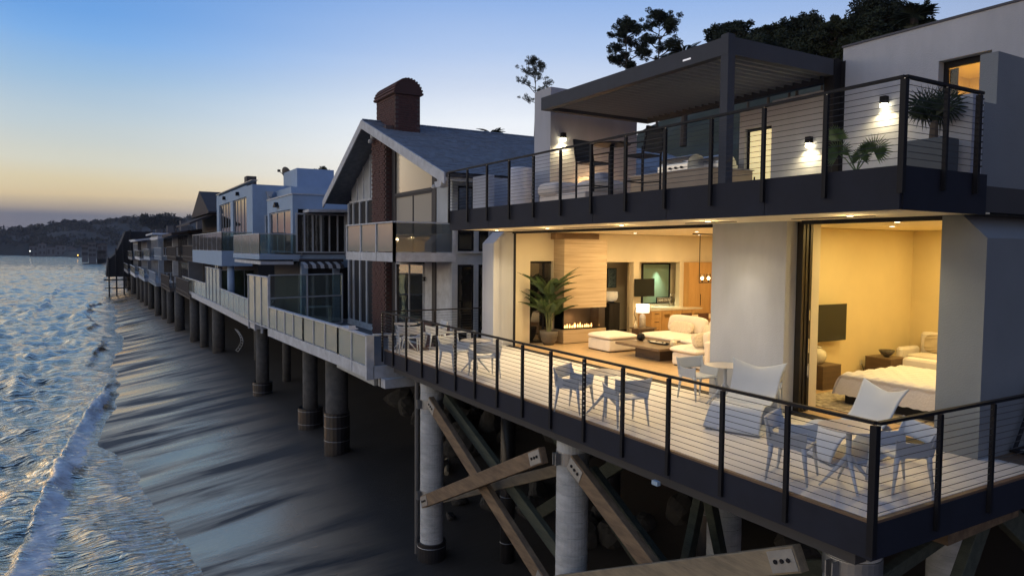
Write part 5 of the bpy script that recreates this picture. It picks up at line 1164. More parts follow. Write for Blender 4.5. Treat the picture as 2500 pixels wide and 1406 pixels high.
# roof slopes with overhang
def slope(y0, z0, y1, z1, th=.14):
    return MB().prism([(y0, z0), (y1, z1), (y1, z1 - th), (y0, z0 - th)], 'x', EX, 24.5)
rf = slope(ER[0], ER[1], AP[0], AP[1]).build('roof', SHI, G); slope(AP[0], AP[1], EL[0], EL[1]).build('roof', SHI, G)
# shingle courses proud of the slope: one sawtooth strip per course, broken tabs
m_ = MB(); nC = 46; L_ = math.hypot(AP[0] - ER[0], AP[1] - ER[1]); dy = (AP[0] - ER[0]) / nC; dz = (AP[1] - ER[1]) / nC
random.seed(8)
for k in range(nC):
    y0 = ER[0] + dy * k; z0 = ER[1] + dz * k; x = EX + (k % 2) * .15
    while x < 20:
        w = random.uniform(.22, .42); t = random.uniform(.010, .026)
        m_.add([(x, y0, z0 + .002), (x + w - .012, y0, z0 + .002), (x + w - .012, y0, z0 + t), (x, y0, z0 + t), (x + w - .012, y0 + dy, z0 + dz + .003), (x, y0 + dy, z0 + dz + .003)], [(0, 1, 2, 3), (3, 2, 4, 5)]); x += w
stuff(m_.build('shingles', SHI, rf))
m_ = MB(); x = EX
while x < 20: m_.prism([(AP[0] - .16, AP[1] - .02), (AP[0], AP[1] + .05), (AP[0] + .16, AP[1] - .04)], 'x', x, x + .22); x += .25
stuff(m_.build('ridge_caps', SHI, rf))
# barge boards
def barge(a, b, th, w0, off, nm='barge_board'): MB().prism([(a[0], a[1] + off), (b[0], b[1] + off), (b[0], b[1] + off - w0), (a[0], a[1] + off - w0)], 'x', EX - th, EX).build(nm, PAINTW, G)
barge(ER, AP, .05, .34, -.005); barge(AP, EL, .05, .34, -.005)
g('eave_trim', PAINTW, (EX, 20.5, ER[0] - .02, ER[0] + .03, ER[1] - .24, ER[1] - .145))
g('eave_gutter', PAINTD, (EX + .02, 20.5, ER[0] - .12, ER[0] - .021, ER[1] - .13, ER[1] - .03))
MB().prism([(19.9, 4.9), (20.45, 4.9), (20.35, 4.72), (20.0, 4.72)], 'x', EX - .06, EX + .2).build('eave_corbel', PAINTW, G)
# soffit underside / gable wall left of the column, with battens
def zroof(y): return (ER[1] + (AP[1] - ER[1]) * (y - ER[0]) / (AP[0] - ER[0]) if y < AP[0] else AP[1] + (EL[1] - AP[1]) * (y - AP[0]) / (EL[0] - AP[0]))
WX = GX + .25
MB().prism([(27.6, 4.95), (GYL, 4.95), (GYL, zroof(GYL) - .15), (27.6, zroof(27.6) - .15)], 'x', WX, WX + .12).build('gable_wall', PAINTB, G)
for y in (28.45, 29.3, 30.15, 31.0): MB().box(WX - .045, WX - .001, y - .04, y + .04, 4.96, zroof(y) - .16).build('batten', PAINTW, G)
g('gable_sill_beam', PAINTW, (WX - .10, WX - .002, 27.61, GYL, 4.86, 4.949))
ys5 = [27.62, 28.5, 29.4, 30.3, 31.2, GYL]
for a, b in zip(ys5[:-1], ys5[1:]):
    g('wall_post', PAINTB, (WX - .16, WX + .06, b - .07, b + .07, -.6, 4.859))
    win(G, 'x', WX, a + .10, b - .10, 2.62, 4.84, 1, PAINTD, GGLASS); win(G, 'x', WX, a + .10, b - .10, -.35, 2.35, 1, PAINTD)
g('wall_curb', PAINTW, (WX - .2, WX + .1, 27.61, GYL, -.6, -.36)); g('floor_band', PAINTB, (WX - .12, WX + .1, 27.61, GYL, 2.36, 2.60))
# brick column: bricks as raised pieces on a mortar core
bc = g('brick_column', MORT, (GX - .28, GX + .4, 26.0, 27.55, -.6, zroof(27) - .2))
bm = MB().bbox(0, .03, 0, .245, 0, .075, .004).mesh('brick', BR_); bmB = MB().bbox(0, .245, 0, .03, 0, .075, .004).mesh('brick_return', BR_)
z = -.58; r_ = 0; cnt = 0
joined = MB()
while z < zroof(26.8) - .45:
    y = 26.0 + (0 if r_ % 2 else .13)
    while y + .245 <= 27.56:
        pr_ = random.uniform(0, .018)
        joined.box(GX - .305 - pr_, GX - .281, y, y + .245, z, z + .075); y += .26
    x = GX - .28 + (.13 if r_ % 2 else 0)
    while x + .245 < GX + .42: joined.box(x, x + .245, 25.975, 25.999, z, z + .075); x += .26
    z += .088; r_ += 1
stuff(joined.build('bricks', BR_, bc))
# glazed wall right of the column
g('wall_post', PAINTD, (GX - .06, GX + .1, 25.62, 25.97, -.6, zroof(25.8) - .2), (GX - .06, GX + .1, 21.9, 22.2, -.6, zroof(22) - .18))
g('wall_panel', PAINTB, (GX - .03, GX + .1, GY + .12, 21.89, 2.3, zroof(GY + .2) - .18)); g('corner_post', PAINTB, (GX - .08, GX + .12, GY - .02, GY + .119, -.6, zroof(GY) - .17))
win(G, 'x', GX, 22.21, 25.61, 2.5, 4.78, 2, PAINTD, GGLASS)
f_ = MB().prism([(22.21, 4.79), (25.61, 4.79), (25.61, 4.90), (22.21, 4.90)], 'x', GX - .07, GX + .06).build('window', PAINTD, G)
MB().prism([(22.3, 4.91), (25.55, 4.91), (25.55, zroof(25.55) - .2), (22.3, zroof(22.3) - .2)], 'x', GX - .02, GX - .012).build('pane', GGLASS, f_)
g('lower_wall', PAINTW, (GX - .02, GX + .1, GY + .12, 22.9, .36, 2.35)); g('brick_plinth', BR_, (GX - .06, GX + .1, GY + .12, 22.9, -.6, .359))
win(G, 'x', GX, 22.95, 25.60, -.55, 2.3, 2, PAINTW)
MB().lathe((GX - .10, 22.75, 1.72), [(.05, 0), (.05, .05), (.02, .07), (.05, .09), (.05, .14)], 12).build('wall_spotlight', BLACK, G)
# side wall (faces the camera) with tall dark windows
g('side_wall', PAINTB, (GX + .125, 20.9, GY, GY + .15, 4.85, 5.02), (GX + .125, 20.9, GY, GY + .15, 2.33, 2.75), (GX + .125, 20.9, GY, GY + .15, -.6, -.2))
for x in (10.62, 11.16, 12.1, 13.3): g('side_post', PAINTB, (x - .02, x + .14, GY - .05, GY + .15, -.199, 2.329), (x - .02, x + .14, GY - .05, GY + .15, 2.751, 4.849))
xsw = [10.03, 10.60, 10.77, 11.14, 11.32, 12.08, 12.26, 13.28]
for a, b in zip(xsw[::2], xsw[1::2]):
    win(G, 'y', GY + .04, a, b, -.18, 2.3, 1, BLACK); win(G, 'y', GY + .04, a, b, 2.78, 4.83, 1, BLACK)
g('side_ledge', PAINTW, (GX + .125, 13.4, GY - .08, GY - .001, 2.70, 2.76))
MB().lathe((GX - .6, 20.8, 4.72), [(.04, 0), (.09, .03), (.08, .10), (.03, .14)], 14).build('eave_spotlight', PAINTW, G, smooth=True)
for k in range(2): MB().lathe((GX - .45, 27.0 + .25 * k, zroof(27) - .62 - .14 * k), [(.04, 0), (.10, .03), (.09, .14), (.03, .18)], 14).build('eave_spotlight', PAINTW, G, smooth=True)
# chimney with barrel top
CB0, CB1, CX0, CX1 = 25.85, 27.95, 9.95, 10.95
chm = g('chimney', MORT, (CX0, CX1, CB0, CB1, 6.9, 8.72))
j = MB(); z = 6.92; r_ = 0
while z < 8.70:
    y = CB0 + (0 if r_ % 2 else .13)
    while y + .245 <= CB1 + .01: j.box(CX0 - .016 - random.uniform(0, .006), CX0 - .001, y, y + .245, z, z + .072); y += .26
    x = CX0 + (0 if r_ % 2 else .12)
    while x + .235 <= CX1 + .01: j.box(x, x + .235, CB0 - .016 - random.uniform(0, .006), CB0 - .001, z, z + .072); x += .25
    z += .088; r_ += 1
stuff(j.build('bricks', BR_, chm))
cxm = (CX0 + CX1) / 2; rr = (CX1 - CX0) / 2 + .07
MB().prism([(cxm + rr * math.cos(t), 8.70 + (rr + .02) * math.sin(t)) for t in np.linspace(0, math.pi, 17)], 'y', CB0 - .08, CB1 + .08).build('barrel_cap', mat('dark_brick', (.075, .04, .035), .9, bump=.4, bscale=30), G)
j = MB()
for k in range(15):
    t = math.pi * (k + .5) / 15; c, s = math.cos(t), math.sin(t); j.beam((cxm + (rr + .01) * c, CB0 - .10, 8.70 + (rr + .03) * s), (cxm + (rr + .01) * c, CB1 + .10, 8.70 + (rr + .03) * s), .075, .05, up=(c, 0, s))
stuff(j.build('cap_bricks', BR_, chm))
# balcony
BX, BYR, BYL, BZ = 7.9, 20.62, 25.25, 2.66
bal = g('balcony', PAINTW, (BX, GX - .1, BYR, BYL, 2.43, 2.62), (BX - .05, BX - .001, BYR, BYL, 2.42, 2.68), (BX - .05, GX, BYR - .06, BYR - .001, 2.42, 2.68))
def panel_rail(parent, pts, zb, zt, mt, gl, step, post=.06, rw=.09, bot=.0, foot=.0):
    """post-and-panel guard following pts; panes are pieces of their frame"""
    for a, b in zip(pts[:-1], pts[1:]):
        a = Vector(a); b = Vector(b); L = (b - a).length; n_ = max(1, round(L / step)); d = (b - a) / L
        fr = MB().beam((a.x, a.y, zt - .02), (b.x, b.y, zt - .02), rw, .045).beam((a.x, a.y, zb + bot), (b.x, b.y, zb + bot), post * .7, .05)
        for k in range(n_ + 1):
            p = a + d * (L * k / n_); fr.box(p.x - post / 2, p.x + post / 2, p.y - post / 2, p.y + post / 2, zb - foot, zt - .043)
        f = fr.build('guard_frame', mt, parent)
        for k in range(n_):
            p = a + d * (L * k / n_ + post / 2 + .004); q = a + d * (L * (k + 1) / n_ - post / 2 - .004)
            MB().beam((p.x, p.y, (zb + bot + zt) / 2), (q.x, q.y, (zb + bot + zt) / 2), .012, zt - zb - bot - .10).build('glass_panel', gl, f)
panel_rail(bal, [(BX - .02, BYL, 0), (BX - .02, BYR - .03, 0)], 2.68, 3.66, PAINTW, SKYGLASS, 1.5, .08, .12, foot=.26)
panel_rail(bal, [(BX - .02, BYR - .03, 0), (GX, BYR - .03, 0)], 2.68, 3.66, PAINTW, glassmat('dusky_glass', (.5, .52, .52), .45, .05, .2, (.3, .3, .28)), 1.35, .08, .12, foot=.26)
# deck guard along the sea
D = [(6.62, 19.2), (6.56, 22.0), (6.40, 25.7), (6.22, 30.6)]
D2 = [(6.22, 30.6), (6.05, 34.2)]
dg_ = thing('deck_guard', 'long weathered grey guard with pale glass panels along the gabled house deck', 'guard rail', (6.5, 25, -.8))
for a, b in zip(D[:-1], D[1:]):
    MB().prism([(a[0] - .04, a[1]), (b[0] - .04, b[1]), (b[0] + .04, b[1]), (a[0] + .04, a[1])], 'z', -.84, -.50).build('rim_board', PAINTW, dg_)
ptsD = [(6.56 + (6.62 - 6.56) * 0, 19.2, 0), (6.56, 22.0, 0), (6.40, 25.7, 0), (6.22, 30.6, 0)]
panel_rail(dg_, ptsD, -.52, .40, PAINTW, SKYGLASS, 1.27, .07, .16, foot=.30)
MB().box(6.50, 6.72, 19.12, 19.24, -.86, .40).build('corner_post', PAINTW, dg_)
MB().beam((6.7, 19.15, .40), (9.9, 19.15, .34), .12, .05).beam((6.7, 19.15, -.66), (9.2, 19.15, -.66), .06, .36).build('return_board', PAINTW, dg_)
for k in range(7): MB().box(7.15 + k * .5, 7.27 + k * .5, 19.12, 19.18, -.48, .36).build('picket', PAINTW, dg_)
MB().box(6.45, 6.75, 20.6, 21.6, .41, .44).box(6.5, 6.7, 20.7, 20.74, .44, .52).build('rail_shelf', PAINTW, dg_)
MB().beam((6.9, 18.9, -.95), (9.6, 19.0, -.95), .3, .25).top('white_girder', PAINTW, 'white painted girder under the corner of the gabled house deck', 'girder')
MB().box(7.1, 7.2, 20.2, 24, -1.25, -.85).box(7.2, 14, 20.0, 20.15, -1.25, -.85).build('joist', PAINTB, G)
# tall wind screen by the white house
ws = thing('wind_screen', 'tall glass wind screen between the gabled house deck and the white house', 'wind screen', (6.2, 32, -.8))
panel_rail(ws, [(6.22, 30.7, 0), (6.05, 34.2, 0)], -.52, 1.62, PAINTW, SKYGLASS, 1.15, .08, .16, foot=.34)
panel_rail(ws, [(6.25, 30.7, 0), (9.6, 31.6, 0)], -.52, 1.70, PAINTB, BALGLASS, 1.7, .07, .10)
MB().beam((6.3, 30.71, .72), (9.6, 31.61, .72), .05, .05).build('mid_rail', PAINTB, ws)
# things on that deck
MB().bbox(8.2, 9.7, 19.8, 20.3, -.62, -.10, .02).top('brick_bench', BR_, 'low dark red brick bench beside the gabled house wall', 'bench')
T = thing('patio_table', 'pale folding table and bench stored between the two decks', 'table', (8.0, 19.6, -.6))
MB().box(7.4, 8.6, 19.35, 19.75, -.2, -.16).build('table_top', PAINTW, T)
for a in (7.5, 8.4): MB().box(a, a + .05, 19.4, 19.7, -.6, -.2).build('leg', PAINTW, T)
T = thing('side_table', 'thin-legged table behind the wind screen', 'table', (8.9, 33.0, -.6)); MB().box(8.3, 9.5, 32.6, 33.2, .1, .14).build('table_top', PAINTB, T)
for a in (8.35, 9.4): MB().box(a, a + .04, 32.65, 33.15, -.6, .1).build('leg', PAINTB, T)

# ---------------- piles of the neighbours
def npile(u, x, r=.38, casing=None, tz=-.85, label='', ribbed=False):
    pp = P(u, 900, x=x); return pile('support_pile', x, pp[1], r, tz, ribbed=ribbed, label=label, sleeve=casing, m_=mat('weathered_pile', (.12, .12, .12), .9, col2=(.055, .057, .06), scale=3, bump=.3, bscale=12), nseg=20)
npile(822, 7.5, .40, (.46, -3.1), label='thick dark-cased pile right under the corner of the gabled house deck')
npile(757, 7.6, .30, (.50, -3.75), label='pile with a wide banded casing left of the thick dark-cased pile')
npile(641, 7.25, .32, (.48, -3.95), label='pile with a short banded casing under the tall wind screen')
npile(700, 8.9, .22, label='slim shaded pile behind the two banded casings'); npile(627, 8.9, .16, label='slim shaded post inland of the short banded casing')
lab_ = ['concrete pile directly left of the hanging white ladder', 'second concrete pile left of the hanging white ladder', 'third concrete pile left of the hanging white ladder', 'fourth concrete pile left of the hanging white ladder']
k = 0
for u, x, r in ((535, 7.4, .42), (500, 6.9, .30), (478, 6.75, .38), (441, 6.5, .42), (419, 6.4, .34), (406, 6.3, .34), (389, 6.0, .34), (372, 5.9, .34), (362, 5.8, .36), (352, 5.7, .36), (343, 5.6, .36), (330, 5.4, .4), (320, 5.3, .4), (312, 5.2, .4)):
    pp = P(u, 900, x=x); yv = pp[1]
    if k < 4: lb = lab_[k]
    else: lb = 'far concrete pile in the row under the distant beach houses'
    pile('support_pile', x, yv, r, -.9, ribbed=False, label=lb, m_=MT['weathered_pile'], nseg=16, group='concrete piles under the houses' if k < 4 else 'far piles in the row under the distant beach houses'); k += 1
# curled white ladder hanging beneath the deck
T = thing('hanging_ladder', 'curved white rope ladder hanging below the neighbouring deck', 'ladder', (6.6, 37, -2.4))
l0 = [P(574 + 14 * math.sin(t * 3.0), 803 + 52 * t, x=6.75) for t in np.linspace(0, 1, 9)]; l1 = [(x, y - .75, z + .02) for x, y, z in l0]
RPG = mat('grey_rope', (.20, .21, .22), .8); MB().tube(l0, .028, 6).build('rope_rail', RPG, T); MB().tube(l1, .028, 6).build('rope_rail', RPG, T)
for a, b in zip(l0, l1): MB().tube([a, b], .018, 5).build('rung', RPG, T)

# ---------------- white-blue modern house
Bh = thing('modern_white_house', 'blue-white flat-roofed beach house with two glazed blocks and glass balconies', 'house', (12, 44, -.8))
def h(name, mt, *bs, **k):
    m_ = MB()
    for b in bs: m_.box(*b)
    return m_.build(name, mt, Bh, **k)
SIDE = STUCB
cx_, yr = 8.12, 34.5; yl = 40.2
h('right_block', SIDE, (cx_, 20, yr, yl, 4.68, 5.36), (cx_, cx_ + .25, yr, yr + .4, 2.55, 4.679), (cx_, cx_ + .25, yl - .5, yl, 2.55, 4.679))
h('block_core', mat('house_dark', (.03, .032, .036), .8), (cx_ + .35, 20, yr + .3, yl, -.8, 4.67)); h('parapet_cap', PAINTW, (cx_ - .04, 14, yr - .04, yl, 5.361, 5.42))
win(Bh, 'x', cx_ + .1, yr + .45, yl - .55, 2.62, 4.66, 3, PAINTB)
# sun room along the side facing the camera, sloping roof
MB().prism([(8.6, 4.50), (13, 4.62), (13, 4.75), (8.6, 4.63)], 'y', 33.4, yr).build('sunroom_roof', PAINTW, Bh)
win(Bh, 'y', 34.3, cx_ + .1, 10.6, 2.6, 4.48, 6, PAINTB, fw=.07)
h('side_opening', BLACK, (10.7, 13.0, 34.2, 34.45, 2.6, 4.5)); h('side_frame', PAINTB, (10.61, 10.69, 34.1, 34.45, 2.45, 4.6))
h('lower_side', SIDE, (10.0, 20, 34.25, 34.5, -.8, 2.44), (cx_ + .0, 20, 34.4, 34.5, 2.2, 2.54))
h('doorway', BLACK, (10.3, 12.2, 34.2, 34.249, 1.2, 1.9), (10.3, 10.9, 34.2, 34.249, -.6, 1.2))
win(Bh, 'x', 8.55, yr + .2, 40.0, -.5, 2.0, 4, PAINTB)
h('lower_lintel', SIDE, (8.5, 20, yr, yl, 2.01, 2.45), (8.5, 8.8, yr - .1, yr + .19, -.8, 2.0))
# left block
lx, ly0, ly1 = 8.05, 44.0, 58.2
def lwall(y0, y1, z0, z1): return (lx, lx + .3, y0, y1, z0, z1)
h('left_block', SIDE, lwall(ly0, 45.9, 2.5, 6.55), lwall(57.0, ly1, 2.5, 6.75), lwall(45.901, 56.999, 5.95, 6.62), (lx + .301, 20, ly0, ly0 + .3, 2.5, 6.55), (lx, lx + .3, 50.9, 51.9, 2.5, 5.949))
h('left_core', MT['house_dark'], (lx + .35, 20, ly0 + .3, ly1, -.8, 6.4))
win(Bh, 'x', lx + .12, 45.95, 50.85, 2.7, 5.93, 4, PAINTB, glassmat('sunset_glass', (.05, .05, .05), .75, .02, .4, (.05, .045, .04))); win(Bh, 'x', lx + .12, 51.95, 56.95, 2.7, 5.93, 4, PAINTB, MT['sunset_glass'])
h('roof_box', SIDE, (10.4, 12.6, 43.0, 46.5, 6.3, 7.55)); h('roof_trim', mat('roof_edge', (.55, .5, .42), .7), (lx - .05, lx + .3, ly0, ly1, 6.76, 6.82))
h('side_wall', SIDE, (9.4, 20, 40.21, 43.99, 4.7, 6.2)); win(Bh, 'y', 40.25, 8.0, 8.6, 3.2, 4.6, 4, PAINTB)
MB().tube([(9.0, 43.9, 6.0), (9.0, 43.9, 3.3)], .12, 8).build('downpipe', PAINTB, Bh); MB().prism([(8.78, 6.15), (9.22, 6.15), (9.08, 5.85), (8.92, 5.85)], 'y', 43.75, 43.95).build('rain_head', PAINTB, Bh)
# left block balcony
b2 = h('balcony', SIDE, (6.35, lx, 44.2, 58.5, 1.75, 2.62)); pile('support_pile', 6.9, 44.6, .2, 1.74, label='slim blue-white column holding up the far glass balcony', m_=SIDE, ribbed=False, zb=-.6, nseg=16, group='balcony columns')
panel_rail(b2, [(6.38, 58.4, 0), (6.38, 44.25, 0)], 2.62, 3.75, PAINTW, glassmat('mirror_glass', (.3, .3, .28), .75, .04, .3, (.35, .32, .28)), 2.0, .03, .05); panel_rail(b2, [(6.38, 44.25, 0), (lx, 44.25, 0)], 2.62, 3.75, PAINTB, BALGLASS, 2.0, .03, .05)
T = thing('covered_furniture', 'dark green fabric cover over furniture on the far glass balcony', 'furniture cover', (7.3, 46.5, 2.63)); MB().pillow((7.25, 47.0, 3.05), (1.3, 4.4, .95), .3, .45, n=30, m=12, noise=.02).build('cover', mat('green_cover', (.03, .06, .06), .8), T, smooth=True)
# right block balcony (glass)
b3 = h('balcony', SIDE, (6.55, cx_ + .3, 34.3, 41.5, 2.28, 2.5)); panel_rail(b3, [(6.58, 41.4, 0), (6.58, 34.33, 0)], 2.5, 3.5, PAINTW, SKYGLASS, 2.4, .03, .05); panel_rail(b3, [(6.58, 34.33, 0), (8.5, 34.33, 0)], 2.5, 3.5, PAINTB, BALGLASS, 1.9, .03, .05)
h('balcony_bracket', PAINTW, (6.6, 8.1, 34.3, 41.4, 2.05, 2.2))
# awning
T = thing('striped_awning', 'rolled striped awning under the glass balcony', 'awning', (8.6, 33.9, 2.0))
for k in range(10):
    m_ = MB(); x_ = 8.35 + k * .19; m_.add([(x_, 34.1, 2.22), (x_ + .17, 34.1, 2.22), (x_ + .22, 33.55, 2.05), (x_ + .05, 33.55, 2.05), (x_ + .24, 33.5, 1.88), (x_ + .07, 33.5, 1.88)], [(0, 1, 2, 3), (3, 2, 4, 5)]); m_.build('stripe', PAINTW if k % 2 == 0 else PAINTD, T, solid=.01)
MB().tube([(8.3, 34.0, 2.25), (10.4, 34.0, 2.25)], .07, 8).build('roller', PAINTD, T)
# wall lights
def wl(parent, x, y, z, s=.22): MB().prism([(y - s, z - .1), (y + s, z - .1), (y, z + .14)], 'x', x - .2, x).build('wall_light', BLACK, parent)
wl(Bh, cx_, 37.6, 5.0, .3); wl(Bh, 8.5, 35.6, 2.18, .2); wl(Bh, 8.5, 38.2, 2.18, .2); wl(Bh, lx, 48.5, 6.25, .16); wl(Bh, lx, 54.0, 6.3, .16)
# satellite dish
dq = P(698, 424, x=10.6)
T = thing('satellite_dish', 'dark satellite dish on a pole beside the roof box', 'satellite dish', (dq[0], dq[1], 7.2))
MB().tube([(dq[0], dq[1], 6.4), (dq[0], dq[1], dq[2])], .035, 8).build('mast', BLACK, T)
def dish(u, v):
    a = u * 2 * math.pi; r = v * .42; lc = Vector((r * math.cos(a), r * math.sin(a), .35 * r * r)); R3 = Matrix.Rotation(R_(60), 3, 'X') @ Matrix.Rotation(0, 3, 'Z'); w = Matrix.Rotation(R_(115), 3, 'Z') @ (Matrix.Rotation(R_(70), 3, 'X') @ lc); return tuple(Vector((dq[0], dq[1], dq[2])) + w)
MB().grid(dish, 24, 5).build('dish', mat('dish_grey', (.05, .045, .045), .6), T, smooth=True, solid=.02)
q2 = P(681, 418, x=10.1); MB().tube([(dq[0], dq[1], dq[2] - .2), q2], .02, 6).build('feed_arm', BLACK, T); MB().box(q2[0] - .08, q2[0] + .08, q2[1] - .08, q2[1] + .08, q2[2] - .05, q2[2] + .09).build('receiver', BLACK, T)
# deck and guards of the white house
dk2 = h('deck', PAINTW, (6.35, 20, 34.6, 66, -.98, -.62)); 
dg2 = thing('glass_guard', 'frameless glass guard along the white house deck', 'guard rail', (6.4, 45, -.6))
panel_rail(dg2, [(6.2, 34.5, 0), (6.42, 45.5, 0)], -.62, .42, PAINTW, SKYGLASS, 2.0, .03, .06); panel_rail(dg2, [(6.45, 52, 0), (6.35, 66.0, 0)], -.62, .42, PAINTW, SKYGLASS, 2.4, .03, .06)
panel_rail(dg2, [(6.42, 45.5, 0), (6.45, 51.9, 0)], -.62, 1.55, PAINTB, SKYGLASS, 1.6, .08, .12, foot=.3)
ws2 = thing('wind_screen', 'clear green-tinted glass wind screen in front of the white house ground floor', 'wind screen', (7, 45, -.6)); panel_rail(ws2, [(6.5, 45.5, 0), (9.2, 46.0, 0)], -.62, 1.5, PAINTB, glassmat('green_glass', (.35, .45, .38), .35, .04, .1, (.1, .14, .12)), 1.5, .03, .05)
for k, lb in enumerate(('folded deck chair with white frame nearest the glass guard', 'folded deck chair with white frame by the ground floor windows')):
    T = thing('folding_chair', lb, 'chair', (7.0 + k * .7, 38.6, -.61), 'folding chairs on the white house deck'); x_, y_ = 7.0 + k * .75, 38.6 - k * .4
    MB().beam((x_ - .3, y_, -.6), (x_ + .35, y_, .25), .03, .04).beam((x_ + .3, y_, -.6), (x_ - .3, y_, .05), .03, .04).beam((x_ - .3, y_ + .5, -.6), (x_ + .35, y_ + .5, .25), .03, .04).beam((x_ + .3, y_ + .5, -.6), (x_ - .3, y_ + .5, .05), .03, .04).build('frame', WHITEP, T)
    MB().add([(x_ - .28, y_, -.1), (x_ + .1, y_, -.2), (x_ + .1, y_ + .5, -.2), (x_ - .28, y_ + .5, -.1), (x_ + .33, y_, .22), (x_ + .33, y_ + .5, .22)], [(0, 1, 2, 3), (1, 4, 5, 2)]).build('sling', mat('navy_sling', (.03, .04, .07), .8), T, solid=.02)

# ---------------- the row of houses beyond
random.seed(44)
ROWM = [mat('row_paint_blue', (.34, .41, .50), .85), mat('row_paint_grey', (.22, .24, .27), .85), mat('row_paint_brown', (.10, .09, .085), .85), mat('row_paint_white', (.60, .64, .70), .85)]
TILE = mat('brown_roof_tile', (.055, .045, .045), .9, bump=.4, bscale=12)
def row_house(y0, y1, xw, xd, z1, ztop, wallm, railm, label, style, zdeck=-.8, pitch=None, side_dark=True):
    T = thing('beach_house', label, 'house', ((xw + 20) / 2, (y0 + y1) / 2, zdeck), 'far beach houses in the row on piles')
    R = lambda nm, mt, *bs: [None, [m__ := MB()], [m__.box(*b) for b in bs], m__.build(nm, mt, T)][-1]
    R('wall', wallm, (xw, 20, y0 + .3, y1 - .3, zdeck, ztop)); R('deck', railm, (xd, xw, y0, y1, zdeck - .35, zdeck)); R('balcony', railm, (xd + .6, xw, y0 + .5, y1 - .5, z1 - .3, z1))
    n_ = max(3, int((y1 - y0) / 2.2)); st = (y1 - y0 - 1.4) / n_
    for lvl, (a, b) in enumerate(((zdeck + .15, zdeck + 2.3), (z1 + .1, min(z1 + 2.2, ztop - .3)))):
        for k in range(n_):
            if b - a > .8: win(T, 'x', xw, y0 + .7 + st * k, y0 + .7 + st * (k + 1) - .25, a, b, 2 if st > 1.6 else 1, PAINTW if style % 2 else PAINTD, fw=.08)
    win(T, 'y', y0 + .3, xw + .5, xw + 2.2, z1 + .3, min(z1 + 2, ztop - .3), 2, PAINTW, fw=.08)
    for (zz, x_, h_) in ((zdeck, xd, 1.05), (z1, xd + .6, 1.0)):
        fr = MB().box(x_ - .05, x_ + .05, y0 + (0 if zz == zdeck else .5), y1 - (0 if zz == zdeck else .5), zz + h_ - .06, zz + h_).box(x_ - .04, x_ + .04, y0 + .5, y1 - .5, zz + .02, zz + .10).box(x_, xw, y0 + .45, y0 + .55, zz + h_ - .06, zz + h_)
        f = fr.build('guard', railm, T)
        if style in (0, 2):
            yy_ = y0 + .5; pk = MB().box(x_ - .04, x_ + .03, -.09, .09, zz - .25, zz + h_ - .061).mesh('picket', railm, (0, 0, 0))
            while yy_ < y1 - .5: inst('picket', pk, f, (OFF[T.name][0] * 1.0, OFF[T.name][1] + yy_ - OFF[T.name][1], 0) if False else (0, yy_, 0)); yy_ += .62
            xx_ = x_ + .3
            sp_ = MB()
            while xx_ < xw: sp_.box(xx_, xx_ + .10, y0 + .47, y0 + .53, zz + .02, zz + h_ - .061); xx_ += .35
            sp_.build('side_pickets', railm, f) if sp_.V else None
        else:
            MB().box(x_ - .012, x_ + .012, y0 + .6, y1 - .6, zz + .11, zz + h_ - .07).build('glass_panel', SKYGLASS, f)
    if pitch == 'gable':
        ym = (y0 + y1) / 2
        MB().prism([(y0 - .3, ztop), (ym, ztop + 1.9), (y1 + .3, ztop), (y1 + .3, ztop - .12), (y0 - .3, ztop - .12)], 'x', xw - .8, 20).build('roof', TILE, T)
    elif pitch == 'shed':
        MB().prism([(xw - 1.4, ztop - .2), (20, ztop + 2.2), (20, ztop + 1.9), (xw - 1.4, ztop - .45)], 'y', y0 - .2, y1 + .2).build('roof', TILE if style == 2 else ROWM[3], T)
    else: MB().box(xw - .6, 20, y0, y1, ztop, ztop + .18).build('roof', ROWM[3] if style % 2 else TILE, T)
    MB().box(xw + 3, xw + 3.8, (y0 + y1) / 2, (y0 + y1) / 2 + 1.2, ztop + (.6 if pitch != 'gable' else 1.5), ztop + (1.9 if pitch != 'gable' else 3.4)).build('chimney', ROWM[2], T)
    return T
_rh = row_house(59.5, 70, 8.4, 6.2, 2.0, 5.6, ROWM[2], ROWM[2], 'brown tile-roofed gabled house just beyond the white house, dark slatted balconies', 2, pitch='gable')
MB().prism([(6.3, 4.72), (8.6, 5.75), (8.6, 5.6), (6.3, 4.57)], 'y', 59.6, 70).build('lower_roof', TILE, _rh)
row_house(70.2, 80, 7.3, 5.7, 1.9, 4.3, ROWM[1], ROWM[2], 'low grey house with dark brown slatted guards and a shed roof', 2, pitch='shed')
row_house(80.5, 92, 6.9, 5.3, 1.8, 4.1, ROWM[3], ROWM[0], 'pale house with light blue slatted guards', 0, pitch='shed')
row_house(92.5, 105, 6.4, 4.9, 1.6, 4.3, ROWM[0], ROWM[0], 'blue-grey far house with glazed guards and a flat roof', 1)
row_house(105.5, 120, 6.0, 4.5, 1.4, 4.0, ROWM[1], ROWM[3], 'grey far house with a white guard and low shed roof', 1, pitch='shed')
row_house(120.5, 136, 5.6, 4.2, 1.2, 3.8, ROWM[2], ROWM[1], 'small dark far house next to the netted house', 1)
